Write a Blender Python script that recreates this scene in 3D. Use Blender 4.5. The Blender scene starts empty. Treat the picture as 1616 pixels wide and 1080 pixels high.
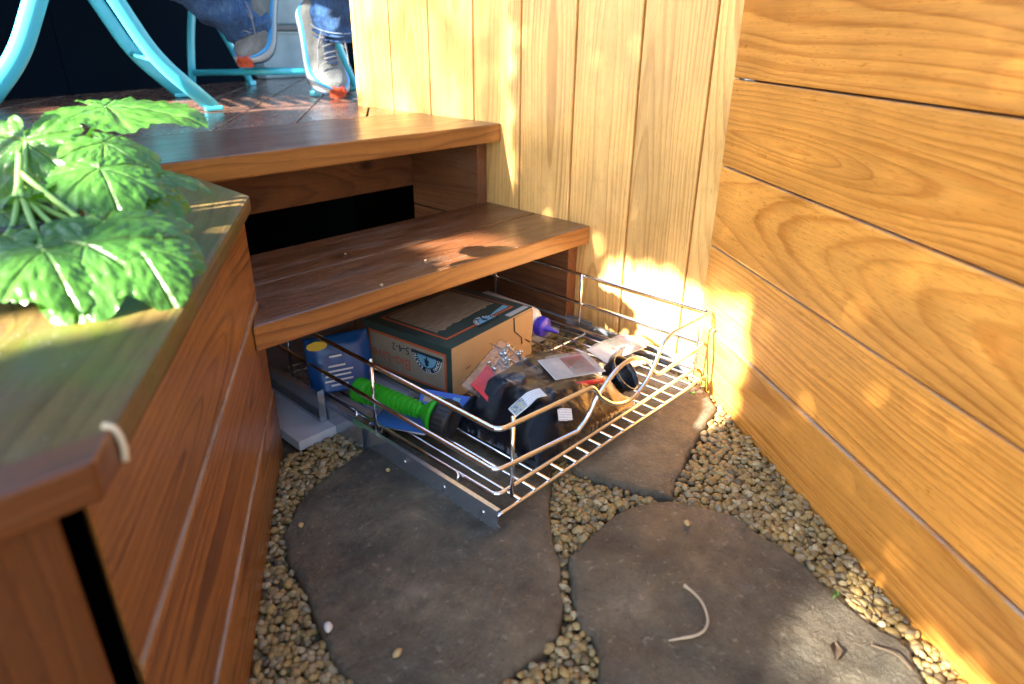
import bpy, bmesh, math, random
import numpy as np
from mathutils import Vector, Matrix, noise as mnoise
R = math.radians
rnd = random.Random(7)
sc = bpy.context.scene
col = sc.collection

# ------------------------------------------------------------------ camera
FPX, PPX, PPY = 1060.0, 808.0, 540.0          # focal length and centre in photo pixels (1616 x 1080)
CAM = Vector((0, 0, .62))
def _ray(u, v): return Vector((u - PPX, v - PPY, FPX))
_a = _ray(1900, 62).normalized(); _b = _ray(-430, 38).normalized()
EZ = _a.cross(_b).normalized()
_d = (_a + _b).normalized(); _e = (_a - _b).normalized()
EX = ((_d + _e) / math.sqrt(2)).normalized(); EY = ((_d - _e) / math.sqrt(2)).normalized()
MW = Matrix((EX, EY, EZ))                      # camera axes (right, down, forward) -> world
cam_d = bpy.data.cameras.new('camera'); cam = bpy.data.objects.new('camera', cam_d); col.objects.link(cam)
_r, _dn, _f = MW.col[0], MW.col[1], MW.col[2]
cam.matrix_world = Matrix(((_r.x, -_dn.x, -_f.x, CAM.x), (_r.y, -_dn.y, -_f.y, CAM.y), (_r.z, -_dn.z, -_f.z, CAM.z), (0, 0, 0, 1)))
cam_d.sensor_width = 36; cam_d.lens = 36 * FPX / 1616
cam_d.clip_start = .02; cam_d.clip_end = 300
cam_d.dof.use_dof = True; cam_d.dof.focus_distance = 1.12; cam_d.dof.aperture_fstop = 4.0
sc.camera = cam
# pixel -> point on a plane that the thing touches
def wr(u, v): return MW @ _ray(u, v)
def onz(u, v, z): d = wr(u, v); return CAM + d * ((z - CAM.z) / d.z)
def onx(u, v, x): d = wr(u, v); return CAM + d * ((x - CAM.x) / d.x)
def ony(u, v, y): d = wr(u, v); return CAM + d * ((y - CAM.y) / d.y)
def onp(u, v, p, n): d = wr(u, v); return CAM + d * ((p - CAM).dot(n) / d.dot(n))

# ------------------------------------------------------------------ light
SUN_EL, SUN_AZ = R(28), R(-8)
S = Vector((math.cos(SUN_EL) * math.cos(SUN_AZ), math.cos(SUN_EL) * math.sin(SUN_AZ), -math.sin(SUN_EL)))   # travel direction
world = bpy.data.worlds.new('World'); sc.world = world; world.use_nodes = True
wn = world.node_tree; bg = wn.nodes['Background']
sky = wn.nodes.new('ShaderNodeTexSky'); sky.sky_type = 'NISHITA'; sky.sun_disc = False
sky.sun_elevation = SUN_EL; sky.sun_rotation = math.atan2(-S.x, -S.y) % (2 * math.pi)
wn.links.new(sky.outputs[0], bg.inputs[0]); bg.inputs[1].default_value = .06
sl = bpy.data.lights.new('sun', 'SUN'); sl.energy = 5.0; sl.angle = R(.53); sl.color = (1, .94, .84)
sun = bpy.data.objects.new('sun', sl); col.objects.link(sun)
sun.rotation_euler = S.to_track_quat('-Z', 'Y').to_euler(); sun.location = (-3, 1.5, 4)
sc.view_settings.view_transform = 'Standard'; sc.view_settings.look = 'None'
sc.view_settings.gamma = 1; sc.view_settings.use_curve_mapping = False
sc.view_settings.exposure = 3.7
sc.render.engine = 'CYCLES'; sc.cycles.use_denoising = True
sc.cycles.max_bounces = 8; sc.cycles.diffuse_bounces = 4; sc.cycles.glossy_bounces = 4; sc.cycles.transparent_max_bounces = 12
sc.cycles.sample_clamp_indirect = 6

# ------------------------------------------------------------------ object helpers
WM = {}
def place(o, m=None, parent=None):
    m = m or Matrix.Identity(4)
    WM[o.name] = m
    if parent is not None:
        o.parent = parent; o.matrix_basis = WM[parent.name].inverted() @ m
    else: o.matrix_basis = m
    return o
def tag(o, label, cat, group=None):
    o['label'] = label; o['category'] = cat
    if group: o['group'] = group
    return o
def kind(o, k): o['kind'] = k; return o
def thing(name, loc, label, cat, group=None):
    o = bpy.data.objects.new(name, None); o.empty_display_size = .05; col.objects.link(o)
    place(o, Matrix.Translation(Vector(loc))); return tag(o, label, cat, group)
def link(name, me, mat=None, parent=None, m=None, smooth=False):
    o = bpy.data.objects.new(name, me); col.objects.link(o)
    if mat is not None and not me.materials:
        for k in (mat if isinstance(mat, (list, tuple)) else [mat]): me.materials.append(k)
    if smooth: me.polygons.foreach_set('use_smooth', [True] * len(me.polygons))
    return place(o, m, parent)
def bm_mesh(bm, name='mesh'):
    bmesh.ops.recalc_face_normals(bm, faces=bm.faces)
    me = bpy.data.meshes.new(name); bm.to_mesh(me); bm.free(); return me
def local(me, m):
    """world-space mesh -> mesh in the frame m"""
    me.transform(m.inverted()); return me
def frame(o, x, y=None):
    x = Vector(x).normalized(); y = Vector(y) if y is not None else Vector((0, 0, 1)).cross(x)
    z = x.cross(y).normalized(); y = z.cross(x).normalized(); o = Vector(o)
    return Matrix(((x.x, y.x, z.x, o.x), (x.y, y.y, z.y, o.y), (x.z, y.z, z.z, o.z), (0, 0, 0, 1)))
def box_bm(L, W, T, bev=.0015, seg=2):
    bm = bmesh.new(); bmesh.ops.create_cube(bm, size=1)
    bmesh.ops.scale(bm, vec=(L, W, T), verts=bm.verts)
    if bev: bmesh.ops.bevel(bm, geom=bm.edges[:], offset=bev, segments=seg, profile=.6, affect='EDGES')
    return bm
def grain(o, gw=None, gt=None, gs=None, kn=0, kx=0, ky=0, sd=None):
    o['gw'] = float(rnd.uniform(-.05, .05) if gw is None else gw)
    o['gt'] = float(rnd.uniform(.03, .09) if gt is None else gt)
    o['gs'] = float(rnd.choice((-1, 1)) * rnd.uniform(.03, .09) if gs is None else gs)
    o['sd'] = float(rnd.random() if sd is None else sd)
    o['kn'] = float(kn); o['kx'] = float(kx); o['ky'] = float(ky)
    return o
def board(name, L, W, T, m, mat, parent, bev=.002, **g):
    return grain(link(name, bm_mesh(box_bm(L, W, T, bev)), mat, parent, m), **g)
def prism_bm(poly, z0, z1, bev=.002, seg=2):
    bm = bmesh.new()
    lo = [bm.verts.new((p[0], p[1], z0)) for p in poly]; hi = [bm.verts.new((p[0], p[1], z1)) for p in poly]
    n = len(poly); bm.faces.new(lo[::-1]); bm.faces.new(hi)
    for i in range(n): bm.faces.new((lo[i], lo[(i + 1) % n], hi[(i + 1) % n], hi[i]))
    if bev: bmesh.ops.bevel(bm, geom=bm.edges[:], offset=bev, segments=seg, profile=.6, affect='EDGES', clamp_overlap=True)
    return bm
def slab(name, poly, z0, z1, xdir, mat, parent, bev=.002, **g):
    """a plank of any outline; its local x runs along the grain"""
    c = Vector((sum(p[0] for p in poly) / len(poly), sum(p[1] for p in poly) / len(poly), (z0 + z1) / 2))
    m = frame(c, (xdir[0], xdir[1], 0)); me = local(bm_mesh(prism_bm(poly, z0, z1, bev)), m)
    return grain(link(name, me, mat, parent, m), **g)
def clip(poly, p, n):
    """keep the side of the line through p where (q-p).n >= 0"""
    out = []
    for i in range(len(poly)):
        a, b = poly[i], poly[(i + 1) % len(poly)]
        da = (a[0] - p[0]) * n[0] + (a[1] - p[1]) * n[1]; db = (b[0] - p[0]) * n[0] + (b[1] - p[1]) * n[1]
        if da >= 0: out.append(a)
        if da * db < 0:
            t = da / (da - db); out.append((a[0] + (b[0] - a[0]) * t, a[1] + (b[1] - a[1]) * t))
    return out
def round_path(pts, r=.01, n=5):
    pts = [Vector(p) for p in pts]; out = [pts[0]]
    for i in range(1, len(pts) - 1):
        a, b, c = pts[i - 1], pts[i], pts[i + 1]
        k = min(r, (a - b).length * .45, (c - b).length * .45)
        p, q = b + (a - b).normalized() * k, b + (c - b).normalized() * k
        for j in range(n + 1):
            t = j / n; out.append(p * (1 - t) ** 2 + b * 2 * t * (1 - t) + q * t * t)
    out.append(pts[-1]); return out
def smooth_path(pts, n=8):
    pts = [Vector(p) for p in pts]; P = [pts[0] * 2 - pts[1]] + pts + [pts[-1] * 2 - pts[-2]]; out = []
    for i in range(1, len(P) - 2):
        p0, p1, p2, p3 = P[i - 1:i + 3]
        for j in range(n):
            t = j / n
            out.append(.5 * ((2 * p1) + (p2 - p0) * t + (2 * p0 - 5 * p1 + 4 * p2 - p3) * t * t + (3 * p1 - p0 - 3 * p2 + p3) * t ** 3))
    out.append(pts[-1]); return out
def sweep(bm, path, rad, seg=10, closed=False, flat=1.0, up=None):
    """tube along a path; rad is a number or a list; flat squeezes one axis"""
    path = [Vector(p) for p in path]; n = len(path); rings = []
    t0 = (path[1] - path[0]).normalized()
    u = Vector(up) if up is not None else (Vector((0, 0, 1)) if abs(t0.z) < .9 else Vector((1, 0, 0)))
    for i in range(n):
        a = path[i - 1] if (i > 0 or closed) else path[i]; b = path[(i + 1) % n] if (i < n - 1 or closed) else path[i]
        t = (b - a).normalized(); u = (u - t * u.dot(t)).normalized(); w = t.cross(u)
        r = rad[i] if isinstance(rad, (list, tuple)) else rad
        rings.append([bm.verts.new(path[i] + (u * math.cos(k * 2 * math.pi / seg) + w * math.sin(k * 2 * math.pi / seg) * flat) * r) for k in range(seg)])
    for i in range(n if closed else n - 1):
        A, B = rings[i], rings[(i + 1) % n]
        for k in range(seg): bm.faces.new((A[k], A[(k + 1) % seg], B[(k + 1) % seg], B[k]))
    if not closed: bm.faces.new(rings[0][::-1]); bm.faces.new(rings[-1])
    return bm
def tube(name, path, rad, mat, parent, seg=10, **k):
    bm = bmesh.new(); sweep(bm, path, rad, seg, **k)
    m = Matrix.Translation(Vector(path[0])); return link(name, local(bm_mesh(bm), m), mat, parent, m, smooth=True)
def lathe_bm(prof, seg=32, bm=None):
    bm = bm or bmesh.new(); rings = []
    for r, z in prof:
        rings.append([bm.verts.new((0, 0, z))] if r < 1e-6 else [bm.verts.new((r * math.cos(2 * math.pi * k / seg), r * math.sin(2 * math.pi * k / seg), z)) for k in range(seg)])
    for A, B in zip(rings, rings[1:]):
        for k in range(seg):
            a, b = A[k % len(A)], A[(k + 1) % len(A)]; c, d = B[(k + 1) % len(B)], B[k % len(B)]
            vs = []
            for v in (a, b, c, d):
                if v not in vs: vs.append(v)
            if len(vs) > 2: bm.faces.new(vs)
    return bm
def text_mesh(s, size, depth=.0003, rot=0):
    cu = bpy.data.curves.new('lettering', 'FONT'); cu.body = s; cu.size = size; cu.align_x = 'CENTER'; cu.align_y = 'CENTER'; cu.extrude = depth; cu.resolution_u = 3
    o = bpy.data.objects.new('lettering', cu); col.objects.link(o)
    dg = bpy.context.evaluated_depsgraph_get(); me = bpy.data.meshes.new_from_object(o.evaluated_get(dg))
    bpy.data.objects.remove(o); bpy.data.curves.remove(cu)
    if rot: me.transform(Matrix.Rotation(rot, 4, 'Z'))
    return me

# ------------------------------------------------------------------ material helpers
class NT:
    def __init__(s, name):
        s.mat = bpy.data.materials.new(name); s.mat.use_nodes = True; s.t = s.mat.node_tree
        s.b = s.t.nodes['Principled BSDF']; s.out = s.t.nodes['Material Output']
    def n(s, typ, **kw):
        x = s.t.nodes.new(typ)
        for k, v in kw.items(): setattr(x, k, v)
        return x
    def put(s, sock, v):
        if isinstance(v, bpy.types.NodeSocket): s.t.links.new(v, sock)
        elif isinstance(v, (tuple, list)) and len(v) == 3 and sock.type == 'RGBA': sock.default_value = (*v, 1)
        else: sock.default_value = v
    def m(s, op, a, b=0.0, c=None, clamp=False):
        x = s.n('ShaderNodeMath', operation=op, use_clamp=clamp); s.put(x.inputs[0], a); s.put(x.inputs[1], b)
        if c is not None: s.put(x.inputs[2], c)
        return x.outputs[0]
    def vec(s, x, y, z):
        k = s.n('ShaderNodeCombineXYZ'); [s.put(k.inputs[i], q) for i, q in enumerate((x, y, z))]; return k.outputs[0]
    def noise(s, v, scale=1, detail=2, rough=.5):
        k = s.n('ShaderNodeTexNoise'); s.put(k.inputs['Vector'], v); s.put(k.inputs['Scale'], scale); s.put(k.inputs['Detail'], detail); s.put(k.inputs['Roughness'], rough); return k.outputs[0]
    def ramp(s, f, stops, interp='LINEAR'):
        k = s.n('ShaderNodeValToRGB'); k.color_ramp.interpolation = interp; e = k.color_ramp.elements
        while len(e) < len(stops): e.new(.5)
        for i, (p, c) in enumerate(stops): e[i].position = p; e[i].color = (*c, 1) if isinstance(c, (tuple, list)) else (c, c, c, 1)
        s.put(k.inputs[0], f); return k.outputs[0]
    def mix(s, f, a, b, typ='MIX'):
        k = s.n('ShaderNodeMix', data_type='RGBA', blend_type=typ); s.put(k.inputs[0], f); s.put(k.inputs[6], a); s.put(k.inputs[7], b); return k.outputs[2]
    def attr(s, name):
        k = s.n('ShaderNodeAttribute', attribute_type='OBJECT', attribute_name=name); return k.outputs['Fac']
    def obj(s):
        return s.n('ShaderNodeTexCoord').outputs['Object']
    def xyz(s, v):
        k = s.n('ShaderNodeSeparateXYZ'); s.put(k.inputs[0], v); return k.outputs
    def bump(s, h, dist=.001, strength=1):
        k = s.n('ShaderNodeBump'); s.put(k.inputs['Height'], h); k.inputs['Distance'].default_value = dist; k.inputs['Strength'].default_value = strength
        s.t.links.new(k.outputs[0], s.b.inputs['Normal'])
    def set(s, **kw):
        for k, v in kw.items(): s.put(s.b.inputs[k.replace('_', ' ')], v)
        return s.mat

def wood(name, early, late, period=.009, ring_amt=.8, rough=.35, coat=.25, dust=0., algae=0., wear=0., ledge=0., blotch=.35, fib=.42, dark=(.05, .018, .006)):
    t = NT(name); P = t.obj(); x, y, z = t.xyz(P); sd = t.attr('sd')
    xo = t.m('MULTIPLY_ADD', sd, 37., x)
    n1 = t.m('SUBTRACT', t.noise(t.vec(t.m('MULTIPLY', xo, 2.2), t.m('MULTIPLY', y, 5), t.m('MULTIPLY', z, 5)), 1, 2), .5)
    n2 = t.m('SUBTRACT', t.noise(t.vec(t.m('MULTIPLY', xo, 1.1), t.m('MULTIPLY', sd, 91.), 0.), 1, 1), .5)
    w = t.m('MULTIPLY_ADD', n1, .03, t.m('SUBTRACT', y, t.attr('gw')))
    tt = t.m('MULTIPLY_ADD', n2, .07, t.m('ADD', t.m('ADD', z, t.attr('gt')), t.m('MULTIPLY', t.attr('gs'), x)))
    r = t.m('SQRT', t.m('ADD', t.m('MULTIPLY', w, w), t.m('MULTIPLY', tt, tt)))
    kx = t.m('MULTIPLY', t.m('SUBTRACT', x, t.attr('kx')), .55); ky = t.m('SUBTRACT', y, t.attr('ky'))
    kd = t.m('SQRT', t.m('ADD', t.m('MULTIPLY', kx, kx), t.m('MULTIPLY', ky, ky)))
    kf = t.m('MULTIPLY', t.attr('kn'), t.m('DIVIDE', 1., t.m('ADD', 1., t.m('POWER', t.m('DIVIDE', kd, .014), 2.))))
    r = t.m('MULTIPLY_ADD', kf, .035, r)
    n3 = t.m('SUBTRACT', t.noise(t.vec(t.m('MULTIPLY', xo, 7), t.m('MULTIPLY', y, 60), t.m('MULTIPLY', z, 60)), 1, 3), .5)
    r = t.m('MULTIPLY_ADD', n3, .0034, r)
    n4 = t.noise(t.vec(t.m('MULTIPLY', r, 55), sd, t.m('MULTIPLY', xo, .9)), 1, 3)
    ph = t.m('FRACT', t.m('ADD', t.m('DIVIDE', r, period), t.m('MULTIPLY', n4, 3.2)))
    ring = t.ramp(ph, ((0, .2), (.08, 0.), (.45, .10), (.72, .55), (.86, 1.), (.93, .8), (1, .2)))
    fiber = t.noise(t.vec(t.m('MULTIPLY', xo, 14), t.m('MULTIPLY', y, 480), t.m('MULTIPLY', z, 480)), 1, 2)
    n5 = t.noise(t.vec(t.m('MULTIPLY', xo, 3), t.m('MULTIPLY', y, 14), t.m('MULTIPLY', z, 14)), 1, 3)
    c = t.mix(t.m('MULTIPLY', ring, t.m('MULTIPLY', t.m('MULTIPLY_ADD', n5, 1.8, .02), ring_amt), clamp=True), early, late)
    n6 = t.noise(t.vec(t.m('MULTIPLY', xo, 5), t.m('MULTIPLY', y, 9), t.m('MULTIPLY', z, 9)), 1, 4, .6)
    val = t.m('ADD', 1 - blotch / 2 - fib / 2, t.m('ADD', t.m('MULTIPLY', n6, blotch * 1.6), t.m('MULTIPLY', fiber, fib)))
    stk = t.noise(t.vec(t.m('MULTIPLY', xo, 3.5), t.m('MULTIPLY', y, 170), t.m('MULTIPLY', z, 170)), 1, 3, .6)
    val = t.m('MULTIPLY', val, t.m('MULTIPLY_ADD', stk, .44, .78))
    val = t.m('MULTIPLY', val, t.m('MULTIPLY_ADD', t.m('FRACT', t.m('MULTIPLY', sd, 17.3)), .28, .80))
    c = t.mix(1., c, t.vec(val, val, val), 'MULTIPLY')
    # short dark pores and flecks
    fl = t.noise(t.vec(t.m('MULTIPLY', xo, 60), t.m('MULTIPLY', y, 700), t.m('MULTIPLY', z, 700)), 1, 1)
    c = t.mix(t.ramp(fl, ((.62, 0.), (.72, .6))), c, late)
    c = t.mix(t.m('MULTIPLY', t.attr('kn'), t.ramp(kd, ((.006, 1.), (.014, 0.)))), c, dark)
    rg = t.m('MULTIPLY_ADD', t.noise(t.vec(t.m('MULTIPLY', xo, 12), t.m('MULTIPLY', y, 40), t.m('MULTIPLY', z, 40)), 1, 4, .65), .35, rough - .17)
    if algae:
        g = t.noise(t.vec(t.m('MULTIPLY', xo, 9), t.m('MULTIPLY', y, 9), 0.), 1, 5, .65)
        c = t.mix(t.ramp(g, ((.45, 0.), (.68, algae))), c, (.085, .105, .014))
        g2 = t.noise(t.vec(t.m('MULTIPLY', xo, 6), t.m('MULTIPLY', y, 13), 3.), 1, 5, .6)
        c = t.mix(t.ramp(g2, ((.5, 0.), (.75, .6))), c, (.10, .095, .075))
    if wear:                                          # worn, greyed traffic marks in the stain
        g = t.noise(t.vec(t.m('MULTIPLY', xo, 3.5), t.m('MULTIPLY', y, 16), 0.), 1, 6, .7)
        c = t.mix(t.ramp(g, ((.5, 0.), (.72, wear))), c, (.20, .14, .10))
        g3 = t.noise(t.vec(t.m('MULTIPLY', xo, 5), t.m('MULTIPLY', y, 22), 7.), 1, 4, .6)
        c = t.mix(t.ramp(g3, ((.58, 0.), (.75, .6))), c, dark)
    if dust:
        g = t.noise(P, 260, 2, .6); g2 = t.noise(P, 7, 3)
        c = t.mix(t.m('MULTIPLY', t.ramp(g, ((.64, 0.), (.72, 1.))), t.m('MULTIPLY', t.ramp(g2, ((.35, 0.), (.65, 1.))), dust)), c, (.5, .44, .36))
    if ledge:
        nz = t.xyz(t.n('ShaderNodeNewGeometry').outputs['Normal'])[2]
        g = t.noise(P, 30, 3)
        c = t.mix(t.m('MULTIPLY', t.ramp(nz, ((.3, 0.), (.7, ledge))), t.ramp(g, ((.3, .2), (.6, 1.)))), c, (.42, .33, .24))
    t.set(Base_Color=c, Roughness=rg, Coat_Weight=coat, Coat_Roughness=.22, IOR=1.48)
    t.bump(t.m('ADD', t.m('MULTIPLY', ring, .5), t.m('ADD', t.m('MULTIPLY', fiber, .5), t.m('MULTIPLY', n6, 1.2))), .0006, .7)
    return t.mat
def plain(name, c, rough=.5, metal=0., var=.15, scale=30, bump=0., **kw):
    t = NT(name); g = t.noise(t.obj(), scale, 4, .6)
    v = t.m('MULTIPLY_ADD', g, var * 2, 1 - var); cc = t.mix(1., c, t.vec(v, v, v), 'MULTIPLY')
    t.set(Base_Color=cc, Roughness=t.m('MULTIPLY_ADD', g, .16, rough - .08), Metallic=metal, **kw)
    if bump: t.bump(g, bump)
    return t.mat

M = {}
M['plank'] = wood('honey_stained_pine', (.68, .395, .130), (.42, .195, .048), .0075, .7, .34, .25, blotch=.8, dust=.25)
M['wall_board'] = wood('orange_stained_pine', (.65, .285, .054), (.40, .135, .017), .0085, .75, .33, .3, ledge=.8, blotch=.65, dust=.12)
M['step'] = wood('brown_stained_pine', (.105, .037, .012), (.050, .016, .006), .008, .8, .34, .35, dust=.9, wear=.75, blotch=.6)
M['step_edge'] = wood('amber_stained_pine', (.27, .110, .024), (.15, .050, .011), .008, .8, .4, .2, blotch=.4)
M['deck'] = wood('worn_red_brown_decking', (.15, .070, .043), (.085, .036, .020), .009, .6, .26, .4, dust=.9, wear=.6, blotch=.6)
M['planter'] = wood('chestnut_stained_pine', (.26, .103, .018), (.095, .029, .006), .010, 1.0, .38, .25, ledge=.5, blotch=.9)
M['planter_front'] = wood('redwood_stained_pine', (.115, .034, .007), (.06, .016, .0035), .012, .5, .4, .2, blotch=.5)
M['cap'] = wood('weathered_green_pine', (.120, .074, .022), (.062, .036, .011), .010, .7, .42, .05, algae=.9, blotch=.6, dust=.5)
M['cap'].node_tree.nodes['Principled BSDF'].inputs['Specular IOR Level'].default_value = .2
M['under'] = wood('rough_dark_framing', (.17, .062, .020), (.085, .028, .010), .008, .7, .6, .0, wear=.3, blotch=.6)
M['chrome'] = plain('chrome_wire', (.90, .91, .92), .13, 1., .06, 60)
M['zinc'] = plain('zinc_plated_steel', (.42, .47, .53), .22, .8, .2, 40)
M['blackhole'] = plain('dark_navy', (.001, .0045, .010), .9, 0, .3, 3, Specular_IOR_Level=.05)  # near-black navy with almost no specular
M['pitch'] = plain('shade_black', (.0015, .0015, .0015), 1., 0, .2, 3, Specular_IOR_Level=0.)  # black base stands in for deep shade under the steps and in the planter slot
M['turq'] = plain('turquoise_powder_coat', (.05, .46, .58), .38, 0, .08, 25, Coat_Weight=.2)

# ------------------------------------------------------------------ setting: ground, gravel bed, flagstones
t = NT('garden_soil'); g = t.noise(t.obj(), 14, 5, .6); g2 = t.noise(t.obj(), .7, 3)
t.set(Base_Color=t.mix(t.ramp(g2, ((.4, 0.), (.6, .6))), t.ramp(g, ((.3, (.05, .035, .022)), (.7, (.13, .095, .06)))), (.05, .075, .02)), Roughness=.95); t.bump(g, .01)
bm = bmesh.new(); bmesh.ops.create_grid(bm, x_segments=1, y_segments=1, size=60)
kind(link('ground', bm_mesh(bm), t.mat, None, Matrix.Translation((0, 0, -.03))), 'structure')

W2A = Vector((1.135, .56, 0)); W2D = Vector((-.604, -.797, 0)).normalized(); W2N = Vector((W2D.y, -W2D.x, 0))     # N points to the path side
if W2N.x > 0: W2N = -W2N
PA = Vector((.421, .913, 0)); PD = Vector((-.556, -.831, 0)).normalized(); PN = Vector((-PD.y, PD.x, 0))
if PN.x < 0: PN = -PN

t = NT('flagstone'); P = t.obj(); a = t.noise(P, 9, 6, .62); b = t.noise(P, 46, 5, .6); c3 = t.noise(P, 3.2, 2)
wv = t.n('ShaderNodeTexWave', wave_type='RINGS'); wv.inputs['Scale'].default_value = 4; wv.inputs['Distortion'].default_value = 7; wv.inputs['Detail'].default_value = 3; t.put(wv.inputs['Vector'], P)
cc = t.ramp(a, ((.30, (.046, .044, .035)), (.45, (.095, .083, .056)), (.58, (.118, .097, .061)), (.72, (.21, .168, .105))))
cc = t.mix(t.ramp(t.noise(P, 5, 4), ((.45, 0.), (.7, .7))), cc, (.11, .075, .042))
cc = t.mix(t.ramp(t.noise(P, 11, 5, .7), ((.60, 0.), (.72, .5))), cc, (.15, .14, .13))
cc = t.mix(t.ramp(t.noise(P, 110, 3), ((.62, 0.), (.70, .6))), cc, (.24, .205, .15))
cc = t.mix(t.ramp(t.noise(P, 120, 2), ((.25, .6), (.34, 0.))), cc, (.03, .028, .025))
f_ = t.m('MULTIPLY', t.m('MULTIPLY_ADD', t.noise(P, 42, 9, .82), 2.4, -.12), t.m('MULTIPLY_ADD', t.noise(P, 4.5, 3, .6), 1.2, .42)); cc = t.mix(1., cc, t.vec(f_, f_, f_), 'MULTIPLY')
t.set(Base_Color=cc, Roughness=t.m('MULTIPLY_ADD', b, .35, .36))
t.bump(t.m('ADD', t.m('MULTIPLY', wv.outputs['Fac'], .35), t.m('ADD', t.m('MULTIPLY', a, 1.3), t.m('MULTIPLY', t.noise(P, 75, 6, .75), .7))), .012, 1.)
M['flag'] = t.mat
flags_px = [
 ([(560, 716), (500, 760), (463, 800), (447, 842), (454, 882), (480, 930), (497, 980), (520, 1030), (560, 1078), (600, 1120), (700, 1130), (780, 1085), (832, 1040), (880, 1000), (890, 958), (885, 880), (872, 838), (868, 790), (874, 735), (800, 690), (700, 655), (610, 680)], 'large brown flagstone beside the planter, running under the wire basket'),
 ([(905, 742), (960, 760), (1060, 787), (1068, 758), (1100, 690), (1133, 643), (1118, 620), (1095, 603), (1040, 575), (950, 575), (890, 640), (880, 700)], 'brown flagstone in the corner under the basket front'),
 ([(898, 876), (930, 845), (987, 797), (1062, 787), (1153, 808), (1239, 863), (1285, 904), (1325, 939), (1371, 979), (1421, 1005), (1441, 1025), (1462, 1080), (1470, 1140), (1300, 1210), (1100, 1200), (960, 1120), (946, 1080), (944, 1040), (935, 1000), (914, 990), (905, 940)], 'largest grey flagstone, a dried root lying on it'),
]
ZS = .007
stones = []
def make_stone(pts, label):
    n0 = len(pts); out = []
    for i in range(n0):
        p, q = Vector(pts[i]), Vector(pts[(i + 1) % n0]); k = max(2, int((q - p).length / .012))
        for j in range(k):
            s = p.lerp(q, j / k); nn = mnoise.noise(Vector((s.x * 40, s.y * 40, n0))) * .004 + mnoise.noise(Vector((s.x * 140, s.y * 140, n0))) * .0018
            d = (q - p).normalized(); out.append(Vector((s.x + d.y * nn, s.y - d.x * nn)))
    cx = sum(p.x for p in out) / len(out); cy = sum(p.y for p in out) / len(out); n = len(out)
    def inset(d):
        r = []
        for i in range(n):
            tg = (out[(i + 2) % n] - out[i - 2]).normalized(); nn = Vector((-tg.y, tg.x))
            r.append(out[i] + nn * d)
        return r
    area = sum(out[i].x * out[(i + 1) % n].y - out[(i + 1) % n].x * out[i].y for i in range(n))
    if area < 0: out.reverse()
    bm = bmesh.new(); rings = []
    for d, z in ((-.001, -.03), (0, -.004), (.0015, .002), (.004, .0055), (.009, ZS)):
        rings.append([bm.verts.new((p.x, p.y, z + (mnoise.noise(Vector((p.x * 25, p.y * 25, 3))) * .0015 if z > 0 else 0))) for p in inset(d)])
    for A, B in zip(rings, rings[1:]):
        for i in range(n): bm.faces.new((A[i], A[(i + 1) % n], B[(i + 1) % n], B[i]))
    bmesh.ops.triangle_fill(bm, edges=[e for e in bm.edges if all(v in set(rings[-1]) for v in e.verts)], use_beauty=True)
    o = link('flagstone', bm_mesh(bm), M['flag'], None, smooth=True)
    tag(o, label, 'flagstone', 'flagstones of the path'); stones.append([(p.x, p.y) for p in out])
for pxs, lab in flags_px: make_stone([onz(u, v, ZS).xy for u, v in pxs], lab)

def inside(poly, x, y):
    r = False; j = len(poly) - 1
    for i in range(len(poly)):
        xi, yi = poly[i]; xj, yj = poly[j]
        if (yi > y) != (yj > y) and x < (xj - xi) * (y - yi) / (yj - yi) + xi: r = not r
        j = i
    return r
def near_stone(x, y, d):
    for s in stones:
        if inside(s, x, y): return True
        for p in s:
            if (p[0] - x) ** 2 + (p[1] - y) ** 2 < d * d: return True
    return False
# pebbles: one gravel bed (nobody could count it)
def ico(sub):
    bm = bmesh.new(); bmesh.ops.create_icosphere(bm, subdivisions=sub, radius=1)
    v = np.array([q.co[:] for q in bm.verts]); bm.verts.index_update(); f = np.array([[q.index for q in fc.verts] for fc in bm.faces]); bm.free(); return v, f
iv, fv = ico(2)
shapes = []
for k in range(14):
    off = Vector((k * 7.3, k * 3.1, k)); s = []
    ax = Vector((rnd.uniform(-1, 1), rnd.uniform(-1, 1), rnd.uniform(-1, 1))).normalized()
    for p in iv:
        q = Vector(p); f = 1 + .33 * mnoise.noise(q * .9 + off) + .13 * mnoise.noise(q * 2.3 + off)
        q = q * f
        for c_ in range(3):                            # broken facets
            nrm = Vector((math.sin(k * 3 + c_ * 2.1), math.cos(k * 1.7 + c_ * 4), math.sin(k + c_))).normalized(); h = q.dot(nrm)
            if h > .72: q -= nrm * (h - .72) * .8
        s.append(q[:])
    shapes.append(np.array(s))
def pebble_verts(k, r, pos, rng):
    e = np.array([rng.uniform(1.0, 1.45), rng.uniform(.8, 1.05), rng.uniform(.6, .85)]) * r
    Rm = np.array((Matrix.Rotation(rng.uniform(0, 6.28), 3, 'Z') @ Matrix.Rotation(rng.uniform(-.5, .5), 3, 'X') @ Matrix.Rotation(rng.uniform(-.5, .5), 3, 'Y')))
    return (shapes[k] * e) @ Rm.T + np.array(pos)
t = NT('pea_gravel'); gi = t.n('ShaderNodeNewGeometry').outputs['Random Per Island']; P = t.obj()
cc = t.ramp(gi, ((0, (.085, .065, .038)), (.12, (.25, .165, .052)), (.3, (.33, .215, .066)), (.45, (.21, .13, .042)), (.6, (.36, .255, .10)), (.75, (.16, .12, .065)), (.88, (.42, .33, .175)), (1, (.23, .13, .046))))
v = t.noise(P, 330, 3); vv = t.m('MULTIPLY_ADD', v, .5, .75); cc = t.mix(1., cc, t.vec(vv, vv, vv), 'MULTIPLY')
cc = t.mix(t.ramp(t.noise(P, 160, 3), ((.55, 0.), (.7, .5))), cc, (.20, .13, .06))
t.set(Base_Color=cc, Roughness=.55); t.bump(v, .0008); M['gravel'] = t.mat
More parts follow.
